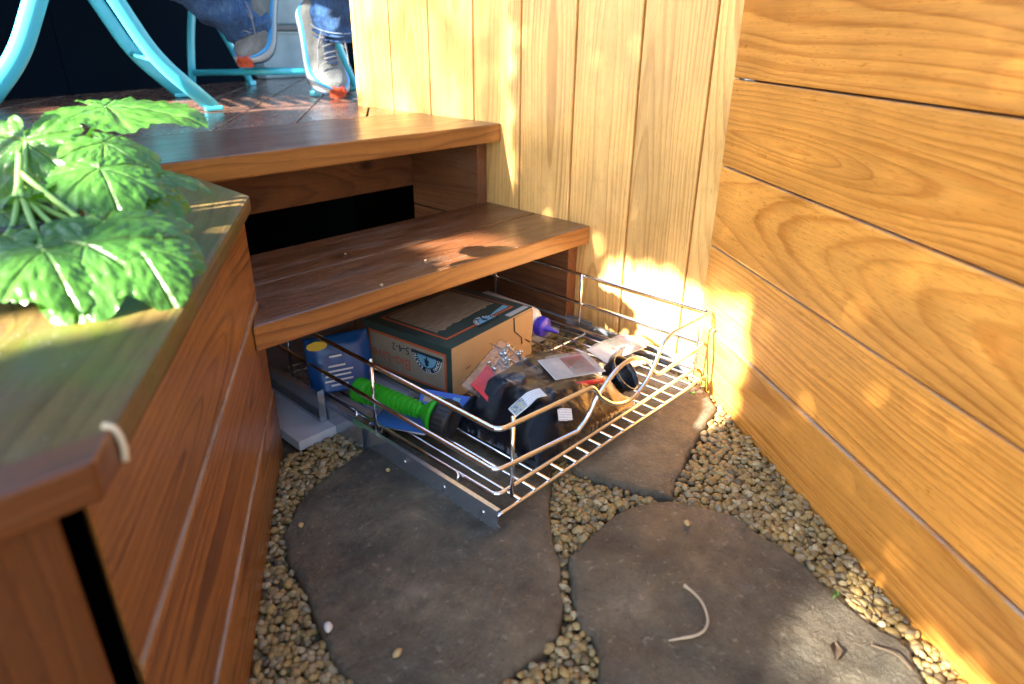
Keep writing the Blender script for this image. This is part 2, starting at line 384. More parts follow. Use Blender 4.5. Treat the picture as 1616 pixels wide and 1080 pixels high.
gr = random.Random(3); VV = []; FF = []; nv = 0
def gravel_ok(x, y):
    if y > .874: return False
    p = Vector((x, y, 0))
    if (p - W2A).dot(W2N) < .006 or x > 1.128: return False
    if y < .913 and (p - PA).dot(PN) < .004: return False
    return y > -.35
step = .0086
for layer, (zz, r0, r1) in enumerate(((-.010, .0055, .0085), (-.0025, .0042, .0088))):
    for i in range(int(1.5 / step)):
        for j in range(int(1.3 / step)):
            x = -.2 + (i + gr.uniform(0, 1)) * step; y = -.3 + (j + gr.uniform(0, 1)) * step
            q = Vector((x, y, 0)) - CAM; dd = MW.transposed() @ q
            if dd.z < .2: continue
            uu, v_ = PPX + FPX * dd.x / dd.z, PPY + FPX * dd.y / dd.z
            if not (-60 < uu < 1680 and v_ < 1180) or not gravel_ok(x, y): continue
            if near_stone(x, y, .0035): continue
            r = gr.uniform(r0, r1) * (1.25 if gr.random() < .08 else 1) * .79
            VV.append(pebble_verts(gr.randrange(14), r, (x, y, zz + gr.uniform(-.002, .0025)), gr)); FF.append(fv + nv); nv += len(iv)
me = bpy.data.meshes.new('gravel'); V_ = np.concatenate(VV); F_ = np.concatenate(FF)
me.vertices.add(len(V_)); me.vertices.foreach_set('co', V_.ravel()); me.loops.add(len(F_) * 3); me.loops.foreach_set('vertex_index', F_.ravel())
me.polygons.add(len(F_)); me.polygons.foreach_set('loop_start', np.arange(0, len(F_) * 3, 3)); me.polygons.foreach_set('loop_total', np.full(len(F_), 3)); me.update(); me.validate()
go = link('gravel', me, M['gravel'], None, smooth=True); tag(go, 'tan rounded pea gravel filling the gaps between the flagstones', 'gravel'); kind(go, 'stuff')
print('pebbles', len(VV))
t = NT('gravel_bed_soil'); g = t.noise(t.obj(), 90, 4); t.set(Base_Color=t.ramp(g, ((.3, (.05, .035, .02)), (.7, (.14, .095, .05)))), Roughness=.95); t.bump(g, .004)
bm = bmesh.new(); bmesh.ops.create_grid(bm, x_segments=1, y_segments=1, size=1)
kind(link('path', bm_mesh(bm), t.mat, None, Matrix.Translation((.5, .25, -.012))), 'structure')

# ------------------------------------------------------------------ walls
XW = 1.135; ZTOP = 1.0
w1 = thing('plank_wall', (XW, 1.1, 0), 'wall of vertical honey coloured tongue and groove planks beside the steps', 'wall')
ys = [.545, .602, .746, .898, 1.045, 1.191, 1.344, 1.493, 1.637]
for a, b in zip(ys, ys[1:]):
    board('plank', ZTOP + .02, b - a - .0042, .020, frame((XW + .010, (a + b) / 2, ZTOP / 2 - .01), (0, 0, 1), (0, 1, 0)), M['plank'], w1, bev=.0030, gt=rnd.uniform(.02, .05), gs=rnd.choice((-1, 1)) * rnd.uniform(.02, .05))
bk = board('backing', ZTOP, 1.06, .06, frame((XW + .046, 1.105, ZTOP / 2 - .005), (0, 0, 1), (0, 1, 0)), M['under'], w1, bev=.001)
board('end_trim', ZTOP, .078, .018, frame((XW + .040, 1.6465, ZTOP / 2 - .01), (0, 0, 1), (1, 0, 0)), M['plank'], w1)
w2 = thing('board_wall', tuple(W2A + W2D * .8), 'wall of wide horizontal orange stained boards along the gravel path', 'wall')
zs = [-.03, .118, .265, .410, .553, .698, .845, 1.0]
L2 = 1.75
for k, (a, b) in enumerate(zip(zs, zs[1:])):
    c = W2A + W2D * (L2 / 2 + .001) - W2N * (.019 - (.004 if k == 0 else 0)) + Vector((0, 0, (a + b) / 2))
    G = [dict(gw=.05, gt=.04, gs=.025), dict(gw=-.12, gt=.05, gs=.015), dict(gw=.012, gt=.045, gs=-.06), dict(gw=-.012, gt=.03, gs=.06), dict(gw=.04, gt=.05, gs=-.03), {}, {}][k]
    board('board', L2, b - a - .0022, .038, frame(c, W2D, (0, 0, 1)), M['wall_board'], w2, bev=.004, **G)
board('backing', L2, ZTOP, .03, frame(W2A + W2D * L2 / 2 - W2N * .055 + Vector((0, 0, ZTOP / 2 - .01)), W2D, (0, 0, 1)), M['under'], w2, bev=.001)

# ------------------------------------------------------------------ steps and deck
def edge_mat(o, axis_world=(0, -1, 0)):
    me = o.data; me.materials.append(M['step_edge']); R3 = WM[o.name].to_3x3()
    for p in me.polygons:
        if (R3 @ p.normal).dot(Vector(axis_world)) > .6: p.material_index = 1
st = thing('steps', (.78, 1.0, 0), 'brown stained wooden steps with an open space beneath each tread', 'steps')
tr = thing('tread', (.78, .99, .2485), '', ''); del tr['label'], tr['category']; place(tr, Matrix.Translation((.78, .99, .2485)), st)
f1 = slab('tread_plank', [(.3725, .836), (1.1335, .836), (1.1335, .9885), (.424, .9885), (.424, .9165)], .2105, .2485, (1, 0), M['step'], tr, bev=.0035, gt=.05, gs=.02, gw=.02, kn=1, kx=-.29, ky=-.01)
edge_mat(f1)
slab('tread_plank', [(.424, .9905), (1.1335, .9905), (1.1335, 1.147), (.424, 1.147)], .2105, .2485, (1, 0), M['step'], tr, bev=.003, gt=.04, gs=-.03, kn=1, kx=-.14, ky=-.04)
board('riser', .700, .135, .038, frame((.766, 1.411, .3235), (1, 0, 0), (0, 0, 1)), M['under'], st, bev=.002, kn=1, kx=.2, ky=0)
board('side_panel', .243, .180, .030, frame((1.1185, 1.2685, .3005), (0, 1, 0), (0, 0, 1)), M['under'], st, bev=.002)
board('shade_lining', .275, .180, .030, frame((1.1185, 1.5295, .3005), (0, 1, 0), (0, 0, 1)), M['pitch'], st, bev=.002)  # added black board, paints the shade deep in the upper opening
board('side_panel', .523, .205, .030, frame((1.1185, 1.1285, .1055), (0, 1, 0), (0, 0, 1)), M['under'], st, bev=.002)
board('shade_lining', .275, .205, .030, frame((1.1185, 1.5295, .1055), (0, 1, 0), (0, 0, 1)), M['pitch'], st, bev=.002)  # added black board, painted shade continued below tread level
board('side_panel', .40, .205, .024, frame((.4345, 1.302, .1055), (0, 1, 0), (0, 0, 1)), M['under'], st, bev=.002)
board('shade_back_panel', 1.6, .42, .02, frame((.5, 1.95, .175), (1, 0, 0), (0, 0, 1)), M['pitch'], st, bev=.001)  # added black panel, gives the space under the deck its deep shade
bp = plain('grey_painted_plywood', (.42, .43, .45), .6, 0, .3, 18, bump=.0004)
board('base_panel', .66, .55, .018, frame((.765, 1.151, .006), (1, 0, 0)), bp, st, bev=.001)

ZD = .433
dk = thing('deck', (.8, 1.9, ZD), 'raised deck of worn red brown boards at the top of the steps', 'deck')
n1 = slab('nosing_plank', [(-.75, 1.101), (1.1335, 1.101), (1.1335, 1.4095), (-.75, 1.4095)], .3935, ZD, (1, 0), M['step'], dk, bev=.004, gt=.06, gs=.012, gw=.03)
edge_mat(n1)
DV = Vector((.604, .797)).normalized(); DN = Vector((DV.y, -DV.x))
region = [(-.75, 1.4125), (1.133, 1.4125), (1.133, 1.66), (2.6, 1.66), (2.6, 3.4), (-.75, 3.4)]
pitch = .19 * DV.y
for k in range(-17, 18):
    p0 = Vector((.80, 1.41)) + DN * (k * pitch + .0025); p1 = Vector((.80, 1.41)) + DN * ((k + 1) * pitch - .0025)
    for part in (0, 1):                               # left of and right of the wall's end
        reg = [(-.75, 1.4125), (1.133, 1.4125), (1.133, 3.4), (-.75, 3.4)] if part == 0 else [(1.1331, 1.66), (2.6, 1.66), (2.6, 3.4), (1.1331, 3.4)]
        pl = clip(clip(reg, p0, DN), p1, -DN)
        if part == 0 and k >= -2 and False: pass
        if len(pl) >= 3:
            ar = abs(sum(pl[i][0] * pl[(i + 1) % len(pl)][1] - pl[(i + 1) % len(pl)][0] * pl[i][1] for i in range(len(pl)))) / 2
            if ar > .002: slab('deck_plank', pl, .396, ZD - .0005 * (k % 3), DV, M['deck'], dk, bev=.0015, gt=.05, sd=(k * .137) % 1)
for y in (1.75, 2.4, 3.1): board('joist', 3.3, .12, .04, frame((.93, y, .335), (1, 0, 0), (0, 0, 1)), M['under'], dk, bev=.001)

# far wall behind the deck
q0, q1 = Vector((.30, 2.33, 0)), Vector((1.45, 2.77, 0)); wd = (q1 - q0).normalized(); wn_ = Vector((wd.y, -wd.x, 0))
dw = thing('dark_wall', tuple(q0 + wd * .5 + Vector((0, 0, ZD))), 'dark navy wall behind the folding chairs', 'wall')
for k in range(2):
    board('panel', .733, 1.5, .03, frame(q0 + wd * (-.35 + .735 * (k + .5)) - wn_ * .016 + Vector((0, 0, ZD + .75)), wd, (0, 0, 1)), M['blackhole'], dw, bev=.002)

# ------------------------------------------------------------------ planter
pl = thing('planter_box', (-.1, .75, 0), 'chestnut stained timber planter with a weathered greenish top', 'planter')
LP = .655
for k, (a, b) in enumerate(((-.03, .1035), (.1055, .2545), (.2565, .386))):
    o_ = PN * (.004 if k == 0 else (.0015 if k == 1 else 0)); f0 = PA + o_; f1 = PA + PD * LP + o_; i0 = PA - PN * .034; x_in = f1.x + .008; tt_ = (x_in - i0.x) / PD.x
    q = [(f0.x, f0.y), (f1.x, f1.y), (x_in, i0.y + PD.y * tt_), (i0.x, i0.y)]
    c = (f0 + f1) / 2 + Vector((0, 0, (a + b) / 2)); mm = frame(c, PD, (0, 0, 1)); me = local(bm_mesh(prism_bm(q, a, b, .004, 2)), mm)
    grain(link('side_board', me, M['planter'], pl, mm), **[dict(gw=.05, gt=.05, gs=.05), dict(gw=.0, gt=.03, gs=.06), dict(gw=-.02, gt=.025, gs=-.05)][k])
for k, (a, b) in enumerate(((-.03, .1035), (.1055, .2545), (.2565, .386))):
    board('end_board', .18, b - a, .03, frame((.4055, 1.006, (a + b) / 2), (0, 1, 0), (0, 0, 1)), M['planter'], pl, bev=.003)
PQ = PA + PD * LP
xfront = PQ.x - .0125
for k in range(5):
    x1 = xfront - k * .1432; board('front_board', .415, .1415, .03, frame((x1 - .0708, PQ.y + .006 + .015, .1785), (0, 0, 1), (1, 0, 0)), M['planter_front'], pl, bev=.003)
board('slot_shade_board', .43, .088, .03, frame((PQ.x - .037, PQ.y + .075, .17), (0, 0, 1), (1, 0, 0)), M['pitch'], pl, bev=.002)  # added black board, stands in for the shade inside the corner slot
# cap: front rim and long planks that follow the path side
A = PQ + PN * .012 - PD * .0; A = Vector((A.x, A.y)); B_ = Vector((PA.x + PN.x * .012, PA.y + PN.y * .012 ))
yf = PQ.y - .006
slab('front_rim', [(-.66, yf), (A.x - (.0), yf), (A.x + .020, yf + .030), (-.66, yf + .030)], .387, .4125, (1, 0), M['planter_front'], pl, bev=.008, seg=4) if False else None
rim = link('front_rim', None or local(bm_mesh(prism_bm([(-.66, yf), (A.x - .002, yf), (A.x + .0175, yf + .0295), (-.66, yf + .0295)], .386, .4125, .0035, 3)), frame((0, yf, .40), (1, 0, 0))), M['planter_front'], pl, frame((0, yf, .40), (1, 0, 0))); grain(rim)
cap_poly = [(-.66, yf + .031), (A.x + .0185, yf + .031), (B_.x, B_.y), (B_.x + .004, 1.098), (-.66, 1.098)]
for k, (w0, w1_) in enumerate(((0, .235), (.237, .48), (.482, .8))):
    o0 = Vector((B_.x, B_.y)) - Vector(PN[:2]) * w0; o1 = Vector((B_.x, B_.y)) - Vector(PN[:2]) * w1_
    q = cap_poly if k == 0 else clip(cap_poly, o0, -Vector(PN[:2]))
    q = clip(q, o1, Vector(PN[:2]))
    if len(q) > 2: slab('cap_plank', q, .387, .4105, PD, M['cap'], pl, bev=.006, gt=.07, gs=.02, kn=1, kx=.23, ky=-.02)
# a dab of cream filler at the rim's mitre
bm = bmesh.new(); pp = smooth_path([(A.x + .0125, yf + .0305, .4145), (A.x + .0175, yf + .0285, .4105), (A.x + .0195, yf + .0275, .400), (A.x + .0185, yf + .027, .389)], 4)
sweep(bm, pp, .0022, 8); link('filler', bm_mesh(bm), plain('cream_filler', (.62, .52, .34), .6, 0, .2), pl, smooth=True)
board('panel', 1.6, 1.5, .03, frame((1.95, 3.2, ZD + .75), (1, 0, 0), (0, 0, 1)), M['blackhole'], dw, bev=.002)
board('panel', .5, 1.5, .03, frame(q0 + wd * (-1.40 + 2.52) + Vector((.015, .25, ZD + .75)), (0, 1, 0), (0, 0, 1)), M['blackhole'], dw, bev=.002)

# ------------------------------------------------------------------ wire basket drawer
X0, X1, YF, YB, ZT, ZM, ZB = .527, 1.092, .516, 1.10, .153, .088, .030
bk = thing('wire_basket', ((X0 + X1) / 2, .8, ZB), 'chrome wire pull-out basket drawer full of garden odds and ends', 'basket')
fr = lambda pts: [ony(u, v, YF) for u, v in pts]
top = fr([(918, 619), (936, 613), (949, 628), (972, 638), (998, 629), (1020, 601), (1036, 568), (1046, 543), (1062, 526)])
mid = fr([(915, 683), (931, 660), (945, 631), (965, 600), (985, 578), (1008, 567), (1026, 573), (1036, 589), (1044, 592)])
for p in mid: p.y += .0045
def rail(front, z, dy=0):
    head = round_path([(X0 + .3, YB, z), (X0, YB, z), (X0, YF + dy, z), front[0]], .016, 6)
    tail = round_path([front[-1], (X1, YF + dy, z), (X1, YB, z), (X0 + .3, YB, z)], .016, 6)
    body = smooth_path([head[-2] * .0 + head[-1]] + front[1:-1] + [tail[0]], 7)
    return head[:-1] + body + tail[1:-1]
tube('top_rail', rail(top, ZT), .0036, M['chrome'], bk, 10, closed=True)
tube('middle_rail', rail(mid, ZM, .0045), .0036, M['chrome'], bk, 10, closed=True)
tube('bottom_rail', round_path([(X0 + .3, YB, ZB), (X0 + .012, YB, ZB), (X0 + .012, YF + .014, ZB + .006), (X1 - .012, YF + .014, ZB + .006), (X1 - .012, YB, ZB), (X0 + .31, YB, ZB)], .012), .0034, M['chrome'], bk, 10)
for y in (YF - .004, .80, YB - .01):
    tube('cross_wire', round_path([(X0 - .006, y, ZB - .008), (X0 + .015, y, ZB - .009), (X1 - .015, y, ZB - .009), (X1 + .004, y, ZB - .008)], .01), .0030, M['chrome'], bk, 8)
nw = 17
bw_me = None
for k in range(nw):
    x = .566 + k * (1.068 - .566) / (nw - 1)
    if bw_me is None:
        bm = bmesh.new(); sweep(bm, [(0, 0, 0), (0, YB - YF + .004, 0)], .0021, 8); bw_me = bm_mesh(bm); bw_me.materials.append(M['chrome'])
    link('bottom_wire', bw_me, None, bk, Matrix.Translation((x, YF - .006, ZB - .0042)), smooth=True)
def post(x, y, z1=ZT): tube('post', [(x, y, ZB - .004), (x, y, z1 + .004)], .0030, M['chrome'], bk, 8)
for x, y in ((X0 + .036, YF + .0075), (X1 - .022, YF + .0075), (X0 + .0065, .800), (X1 - .0065, .815), (X0 + .0065, 1.06), (X1 - .0065, 1.07), (.70, YB - .006), (.93, YB - .006)): post(x, y)
for y0, y1 in ((.60, .78), (.85, 1.03)): tube('side_loop', round_path([(X0 - .004, y0, ZB - .01), (X0 + .006, y0, ZB + .012), (X0 + .006, y1, ZB + .012), (X0 - .004, y1, ZB - .01)], .008), .0024, M['chrome'], bk, 8)
def channel(name, x, y0, y1, zc, h, d, par, mat):
    s = 1 if d > 0 else -1; d = abs(d); tk = .0014
    pr = [(0, -h / 2), (0, h / 2), (d, h / 2), (d, h / 2 - .006), (d - tk, h / 2 - .006), (d - tk, h / 2 - tk), (tk, h / 2 - tk), (tk, -h / 2 + tk), (d - tk, -h / 2 + tk), (d - tk, -h / 2 + .006), (d, -h / 2 + .006), (d, -h / 2)]
    bm = bmesh.new(); A = [bm.verts.new((x + s * px_, y0, zc + pz)) for px_, pz in pr]; B = [bm.verts.new((x + s * px_, y1, zc + pz)) for px_, pz in pr]
    n = len(pr)
    for i in range(n): bm.faces.new((A[i], A[(i + 1) % n], B[(i + 1) % n], B[i]))
    bm.faces.new(A[::-1]); bm.faces.new(B)
    return link(name, bm_mesh(bm), mat, par)
for s, xs in ((1, X0 - .008), (-1, X1 + .008)):
    sl_ = channel('inner_slide', xs - s * .007, .503 if s > 0 else .545, 1.10, .022, .036, s * .007, bk, M['zinc'])
    for yy in (.53, .61, .70): 
        bm = bmesh.new(); sweep(bm, [(xs - s * .0066, yy, .024), (xs - s * .0082, yy, .024)], .0032, 10); link('rivet', bm_mesh(bm), M['chrome'], sl_, smooth=True)
    channel('middle_slide', xs - s * .0145, .80, 1.22, .022, .042, s * .006, bk, M['zinc'])
    if s > 0:
        os_ = channel('outer_slide', xs - s * .0165, .90, 1.38, .040, .050, -s * .010, bk, M['zinc'])
        bm = box_bm(.012, .003, .06, .0006); link('stop_tab', bm_mesh(bm), M['zinc'], os_, Matrix.Translation((xs - .023, .899, .047)))

# ------------------------------------------------------------------ things in the basket
ZF = ZB - .0018
def sheet(name, poly, z, mat, parent, m, th=.0005, bev=0):
    return link(name, bm_mesh(prism_bm(poly, z, z + th, bev)), mat, parent, m)
def rectp(x0, y0, x1, y1): return [(x0, y0), (x1, y0), (x1, y1), (x0, y1)]
def lettering(s, size, x, y, z, mat, parent, m, rot=0, sx=1):
    me = text_mesh(s, size); me.transform(Matrix.Diagonal((sx, 1, 1, 1))); me.transform(Matrix.Rotation(rot, 4, 'Z'))
    return link('lettering', me, mat, parent, m @ Matrix.Translation((x, y, z)))
# carton
BW, BD, BH = .242, .215, .101; th = R(7)
bx = Vector((.6835, .780, ZF)); ux = Vector((math.cos(th), math.sin(th), 0)); uy = Vector((-math.sin(th), math.cos(th), 0)); uz = Vector((0, 0, 1))
M['kraft'] = plain('kraft_cardboard', (.40, .265, .125), .8, 0, .12, 40, bump=.0002)
M['bgreen'] = plain('dark_green_print', (.035, .060, .050), .5, 0, .2, 25)
M['borange'] = plain('orange_print', (.52, .105, .035), .5, 0, .2, 25)
M['btan'] = plain('tan_field_print', (.33, .26, .175), .55, 0, .25, 30)
M['bblue'] = plain('sky_blue_print', (.16, .38, .52), .5, 0, .15, 30)
M['bnavy'] = plain('ink_navy_print', (.015, .035, .05), .5, 0, .2, 30)
M['paper'] = plain('white_label_paper', (.74, .74, .72), .6, 0, .08, 30)
t = NT('furrow_print'); P = t.obj(); q = t.xyz(P); n_ = t.noise(t.vec(t.m('MULTIPLY', q[0], 30), t.m('MULTIPLY', q[1], 900), 0.), 1, 3)
t.set(Base_Color=t.ramp(n_, ((.35, (.13, .095, .06)), (.6, (.36, .29, .19)))), Roughness=.55); M['furrow'] = t.mat
ct = thing('carton', tuple(bx + ux * BW / 2 + uy * BD / 2), 'green and kraft fertiliser carton printed Bio-Live 5-4-2, in the basket under the step', 'box')
mb = frame(bx + ux * BW / 2 + uy * BD / 2 + uz * BH / 2, ux, uy)
link('carton_body', bm_mesh(box_bm(BW, BD, BH, .0012)), M['kraft'], ct, mb)
def emblem(par, m, s=1.0, z=0, rot=0):
    half = lambda r, n=20, f=.28: [(r * math.cos(math.pi * k / n), r * math.sin(math.pi * k / n)) for k in range(n + 1)] 
    E = m @ Matrix.Translation((0, 0, z)) @ Matrix.Rotation(rot, 4, 'Z') @ Matrix.Scale(s, 4)
    o = link('emblem', bm_mesh(prism_bm(half(.034), 0, .0004, 0)), M['paper'], par, E)
    sheet('emblem_ring', half(.0328), .0005, M['bnavy'], o, E); sheet('emblem_sky', half(.0225), .0011, M['bblue'], o, E)
    sheet('emblem_band', rectp(-.037, -.005, .037, .0015), .0011, M['bnavy'], o, E)
    tree_ = [(-.002, .002), (.002, .002), (.0015, .006), (.007, .007), (.004, .010), (.006, .012), (.003, .014), (.004, .017), (0, .0205), (-.005, .016), (-.003, .013), (-.007, .010), (-.0015, .006)]
    sheet('emblem_tree', tree_, .0017, M['bnavy'], o, E)
    txt = 'DOWN TO EARTH'
    for k, ch in enumerate(txt):
        if ch == ' ': continue
        a = math.pi - (k + .6) / (len(txt) + .2) * math.pi
        me = text_mesh(ch, .0095, .0002, a - math.pi / 2)
        link('letter', me, M['paper'], o, E @ Matrix.Translation((.0275 * math.cos(a), .0275 * math.sin(a), .0013)))
    return o
# top face: x along ux, y along uy
mt = frame(bx + ux * BW / 2 + uy * BD / 2 + uz * (BH + .0002), ux, uy); hw, hd = BW / 2, BD / 2
tp = sheet('top_print', rectp(-hw, -hd, hw, hd), 0, M['bgreen'], ct, mt)
sheet('border', rectp(-hw + .022, -hd + .030, hw - .022, hd - .02), .0006, M['borange'], tp, mt)
sheet('ground_print', rectp(-hw + .026, -hd + .034, hw - .026, hd - .024), .0012, M['bgreen'], tp, mt)
hz = [(-hw + .032, -hd + .062)] + [(-hw + .032 + k * .0098, -hd + .062 + .010 * mnoise.noise(Vector((k * .7, 0, 0))) + k * .0006) for k in range(1, 18)] + [(hw - .036, -hd + .07), (hw - .036, hd - .03), (-hw + .032, hd - .03)]
sheet('field_print', hz, .0018, M['furrow'], tp, mt)
sheet('sky_print', [(.03, -hd + .0365), (hw - .030, -hd + .0365), (hw - .030, -hd + .050), (.055, -hd + .043)], .0018, M['bblue'], tp, mt)
emblem(tp, mt @ Matrix.Translation((.008, -hd + .022, 0)), .8, .0022)
sheet('sticker', rectp(hw - .068, -hd + .005, hw - .006, -hd + .017), .0008, plain('grey_sticker', (.42, .44, .42), .6), tp, mt)
# left face
ml = frame(bx + uy * BD / 2 + uz * BH / 2 - ux * .0002, -uy, uz); hh = BH / 2
lp = sheet('side_print', rectp(-hd, -hh, hd, hh), 0, M['bgreen'], ct, ml)
sheet('border', rectp(-hd + .01, -hh + .012, hd - .012, hh - .014), .0006, M['borange'], lp, ml)
sheet('side_panel_print', rectp(-hd + .015, -hh + .0165, hd - .0165, hh - .0185), .0012, M['btan'], lp, ml)
emblem(lp, ml @ Matrix.Translation((hd - .056, .0215, 0)), 1.0, .0018, math.pi)
lettering('Bio-Live', .031, -.040, -.010, .0018, M['borange'], lp, ml, math.pi)
lettering('5-4-2', .021, -.014, .018, .0018, M['bnavy'], lp, ml, math.pi)
# kraft end facing the path: glued flap with a torn arrow cut, two staples
mf = frame(bx + ux * BW / 2 + uz * BH / 2 - uy * .0002, ux, uz)
cut = [(.058, hh - .002), (.060, .020), (.084, -.001), (.086, -.016), (.095, -.008), (.113, -.022)]
cutm = plain('dark_card_edge', (.07, .045, .02), .9)
pts3 = [mf @ Vector((a, b, .0004)) for a, b in cut]; tube('flap_cut', pts3, .0009, cutm, ct, 6)
link('flap', bm_mesh(prism_bm([(.0605, .0205), (.084, 0), (.086, -.0145), (.095, -.0065), (.113, -.020), (.1195, .01), (.1195, hh - .003), (.059, hh - .003)], 0, .0022, .0005)), M['kraft'], ct, mf)
tube('staple', [mf @ Vector((-.085, -.002, .0008)), mf @ Vector((-.073, .000, .0008))], .0007, cutm, ct, 6)
tube('staple', [mf @ Vector((-.035, -.020, .0008)), mf @ Vector((-.020, -.021, .0008))], .0007, M['borange'], ct, 6)

def sheet_mesh(nx, ny, fn):
    V, F = [], []
    for j in range(ny + 1):
        for i in range(nx + 1): V.append(fn(i / nx, j / ny))
    for j in range(ny):
        for i in range(nx): a = j * (nx + 1) + i; F.append((a, a + 1, a + nx + 2, a + nx + 1))
    me = bpy.data.meshes.new('sheet'); me.from_pydata([tuple(v) for v in V], [], F); return me
def closed_pillow(nx, ny, lo, hi):
    bm = bmesh.new(); g = []
    for f in (lo, hi): g.append([[bm.verts.new(f(i / nx, j / ny)) for i in range(nx + 1)] for j in range(ny + 1)])
    for s, G in enumerate(g):
        for j in range(ny):
            for i in range(nx): bm.faces.new((G[j][i], G[j][i + 1], G[j + 1][i + 1], G[j + 1][i]))
    rim = [(0, i) for i in range(nx)] + [(j, nx) for j in range(ny)] + [(ny, i) for i in range(nx, 0, -1)] + [(j, 0) for j in range(ny, 0, -1)]
    for k in range(len(rim)):
        (a, b), (c, d) = rim[k], rim[(k + 1) % len(rim)]; bm.faces.new((g[0][a][b], g[0][c][d], g[1][c][d], g[1][a][b]))
    bmesh.ops.remove_doubles(bm, verts=bm.verts, dist=1e-5); return bm
# black plastic bag
M['blackbag'] = plain('black_plastic_film', (.003, .004, .007), .30, 0, .3, 20, Specular_IOR_Level=.12)
def bag_h(a, b):
    e = min(1, 4.5 * min(a, 1 - a)) ** .5 * min(1, 4.5 * min(b, 1 - b)) ** .5
    x, y = .630 + .265 * a, .533 + .195 * b
    h = .046 + .016 * math.sin(a * 3 + .4) + .022 * b
    p = Vector((x * 16 + y * 10, y * 26 - x * 6, 0))
    wrk = .012 * mnoise.noise(p * .6) + .006 * abs(mnoise.noise(p * 1.3 + Vector((5, 0, 0)))) + .0012 * mnoise.noise(p * 3)
    return x, y, e, h + wrk * 1.2
def bag_hi(a, b): x, y, e, h = bag_h(a, b); return (x + .006 * mnoise.noise(Vector((x * 30, y * 30, 4))), y, ZF + .003 + e * h)
def bag_lo(a, b): x, y, e, h = bag_h(a, b); return (x, y, ZF + .003 - .0022 * e)
bag = link('plastic_bag', bm_mesh(closed_pillow(60, 40, bag_lo, bag_hi)), M['blackbag'], None, smooth=True)
tagm = tag(bag, 'black goods in a crumpled clear bag with white labels at the basket front', 'plastic bag')
t = NT('printed_label'); P = t.obj(); q = t.xyz(P)
ln = t.m('LESS_THAN', t.m('FRACT', t.m('MULTIPLY', q[1], 260.)), .45); nz_ = t.ramp(t.noise(t.vec(t.m('MULTIPLY', q[0], 900), t.m('FLOOR', t.m('MULTIPLY', q[1], 260.)), 0.), 1, 1), ((.48, 0.), (.52, 1.)))
t.set(Base_Color=t.mix(t.m('MULTIPLY', t.m('MULTIPLY', ln, nz_), .75), (.72, .73, .73), (.12, .13, .15)), Roughness=.45); M['label'] = t.mat
def bag_label(px4, w, h, name='label', img=True):
    """a sticker lying on the bag: its corner points found by walking the pixel rays down to the bag"""
    def hit(u, v):
        d = wr(u, v).normalized(); p = CAM + d * .5
        for k in range(900):
            p = p + d * .001; a, b = (p.x - .630) / .265, (p.y - .533) / .195
            if 0 < a < 1 and 0 < b < 1 and p.z < bag_hi(a, b)[2] + .0025: return p
        return onz(u, v, .06)
    c = [hit(*q_) for q_ in px4]
    if (c[1] - c[0]).cross(c[3] - c[0]).z < 0: c = [c[3], c[2], c[1], c[0]]
    o_ = sum(c, Vector()) / 4; m = frame(o_, c[1] - c[0], c[3] - c[0]); W_ = (c[1] - c[0]).length / 2; H_ = (c[3] - c[0]).length / 2; mi_ = m.inverted()
    def lift(a0, a1, b0, b1, dz_):
        def f(a, b):
            p = m @ Vector(((a0 + (a1 - a0) * a) * W_, (b0 + (b1 - b0) * b) * H_, 0)); aa, bb = min(.99, max(.01, (p.x - .630) / .265)), min(.99, max(.01, (p.y - .533) / .195))
            h = max(bag_hi(min(.99, max(.01, aa + q)), min(.99, max(.01, bb + q2)))[2] for q in (-.03, 0, .03) for q2 in (-.04, 0, .04)); return mi_ @ Vector((p.x, p.y, h + dz_))
        return f
    o = link(name, sheet_mesh(12, 10, lift(-1, 1, -1, 1, .0105)), M['label'], bag, m, smooth=True)
    if img: link('label_picture', sheet_mesh(8, 8, lift(-.94, -.2, -.85, .85, .0113)), M['labelpic'], o, m)
t = NT('label_picture_print'); t.set(Base_Color=t.ramp(t.noise(t.obj(), 130, 4, .7), ((.35, (.08, .12, .16)), (.5, (.35, .42, .45)), (.6, (.42, .36, .10)), (.7, (.7, .7, .68)))), Roughness=.45); M['labelpic'] = t.mat
bag_label([(800, 662), (848, 624), (866, 634), (816, 672)], 0, 0)
bag_label([(880, 684), (902, 684), (903, 661), (878, 664)], 0, 0, img=False)

# clear film and blister packs
def film(name, c=(1, 1, 1), gloss=.03, fres=.55, haze=.07, rel=.003):
    t = NT(name); t.t.nodes.remove(t.b)
    tr_ = t.n('ShaderNodeBsdfTransparent'); tr_.inputs[0].default_value = (*c, 1); gl = t.n('ShaderNodeBsdfGlossy'); gl.inputs['Roughness'].default_value = .12
    df = t.n('ShaderNodeBsdfDiffuse'); df.inputs[0].default_value = (.8, .82, .84, 1)
    fz = t.n('ShaderNodeFresnel'); fz.inputs[0].default_value = 1.45
    g = t.noise(t.obj(), 120, 3); bp_ = t.n('ShaderNodeBump'); bp_.inputs['Distance'].default_value = rel; t.put(bp_.inputs['Height'], g)
    t.t.links.new(bp_.outputs[0], gl.inputs['Normal']); t.t.links.new(bp_.outputs[0], fz.inputs['Normal'])
    m1 = t.n('ShaderNodeMixShader'); t.put(m1.inputs[0], t.m('ADD', t.m('MULTIPLY', fz.outputs[0], fres), gloss, clamp=True)); t.t.links.new(tr_.outputs[0], m1.inputs[1]); t.t.links.new(gl.outputs[0], m1.inputs[2])
    m2 = t.n('ShaderNodeMixShader'); t.put(m2.inputs[0], t.ramp(t.noise(t.obj(), 60, 3), ((.45, haze * .15), (.75, haze)))); t.t.links.new(m1.outputs[0], m2.inputs[1]); t.t.links.new(df.outputs[0], m2.inputs[2])
    t.t.links.new(m2.outputs[0], t.out.inputs[0]); return t.mat
M['film'] = film('clear_plastic_film')
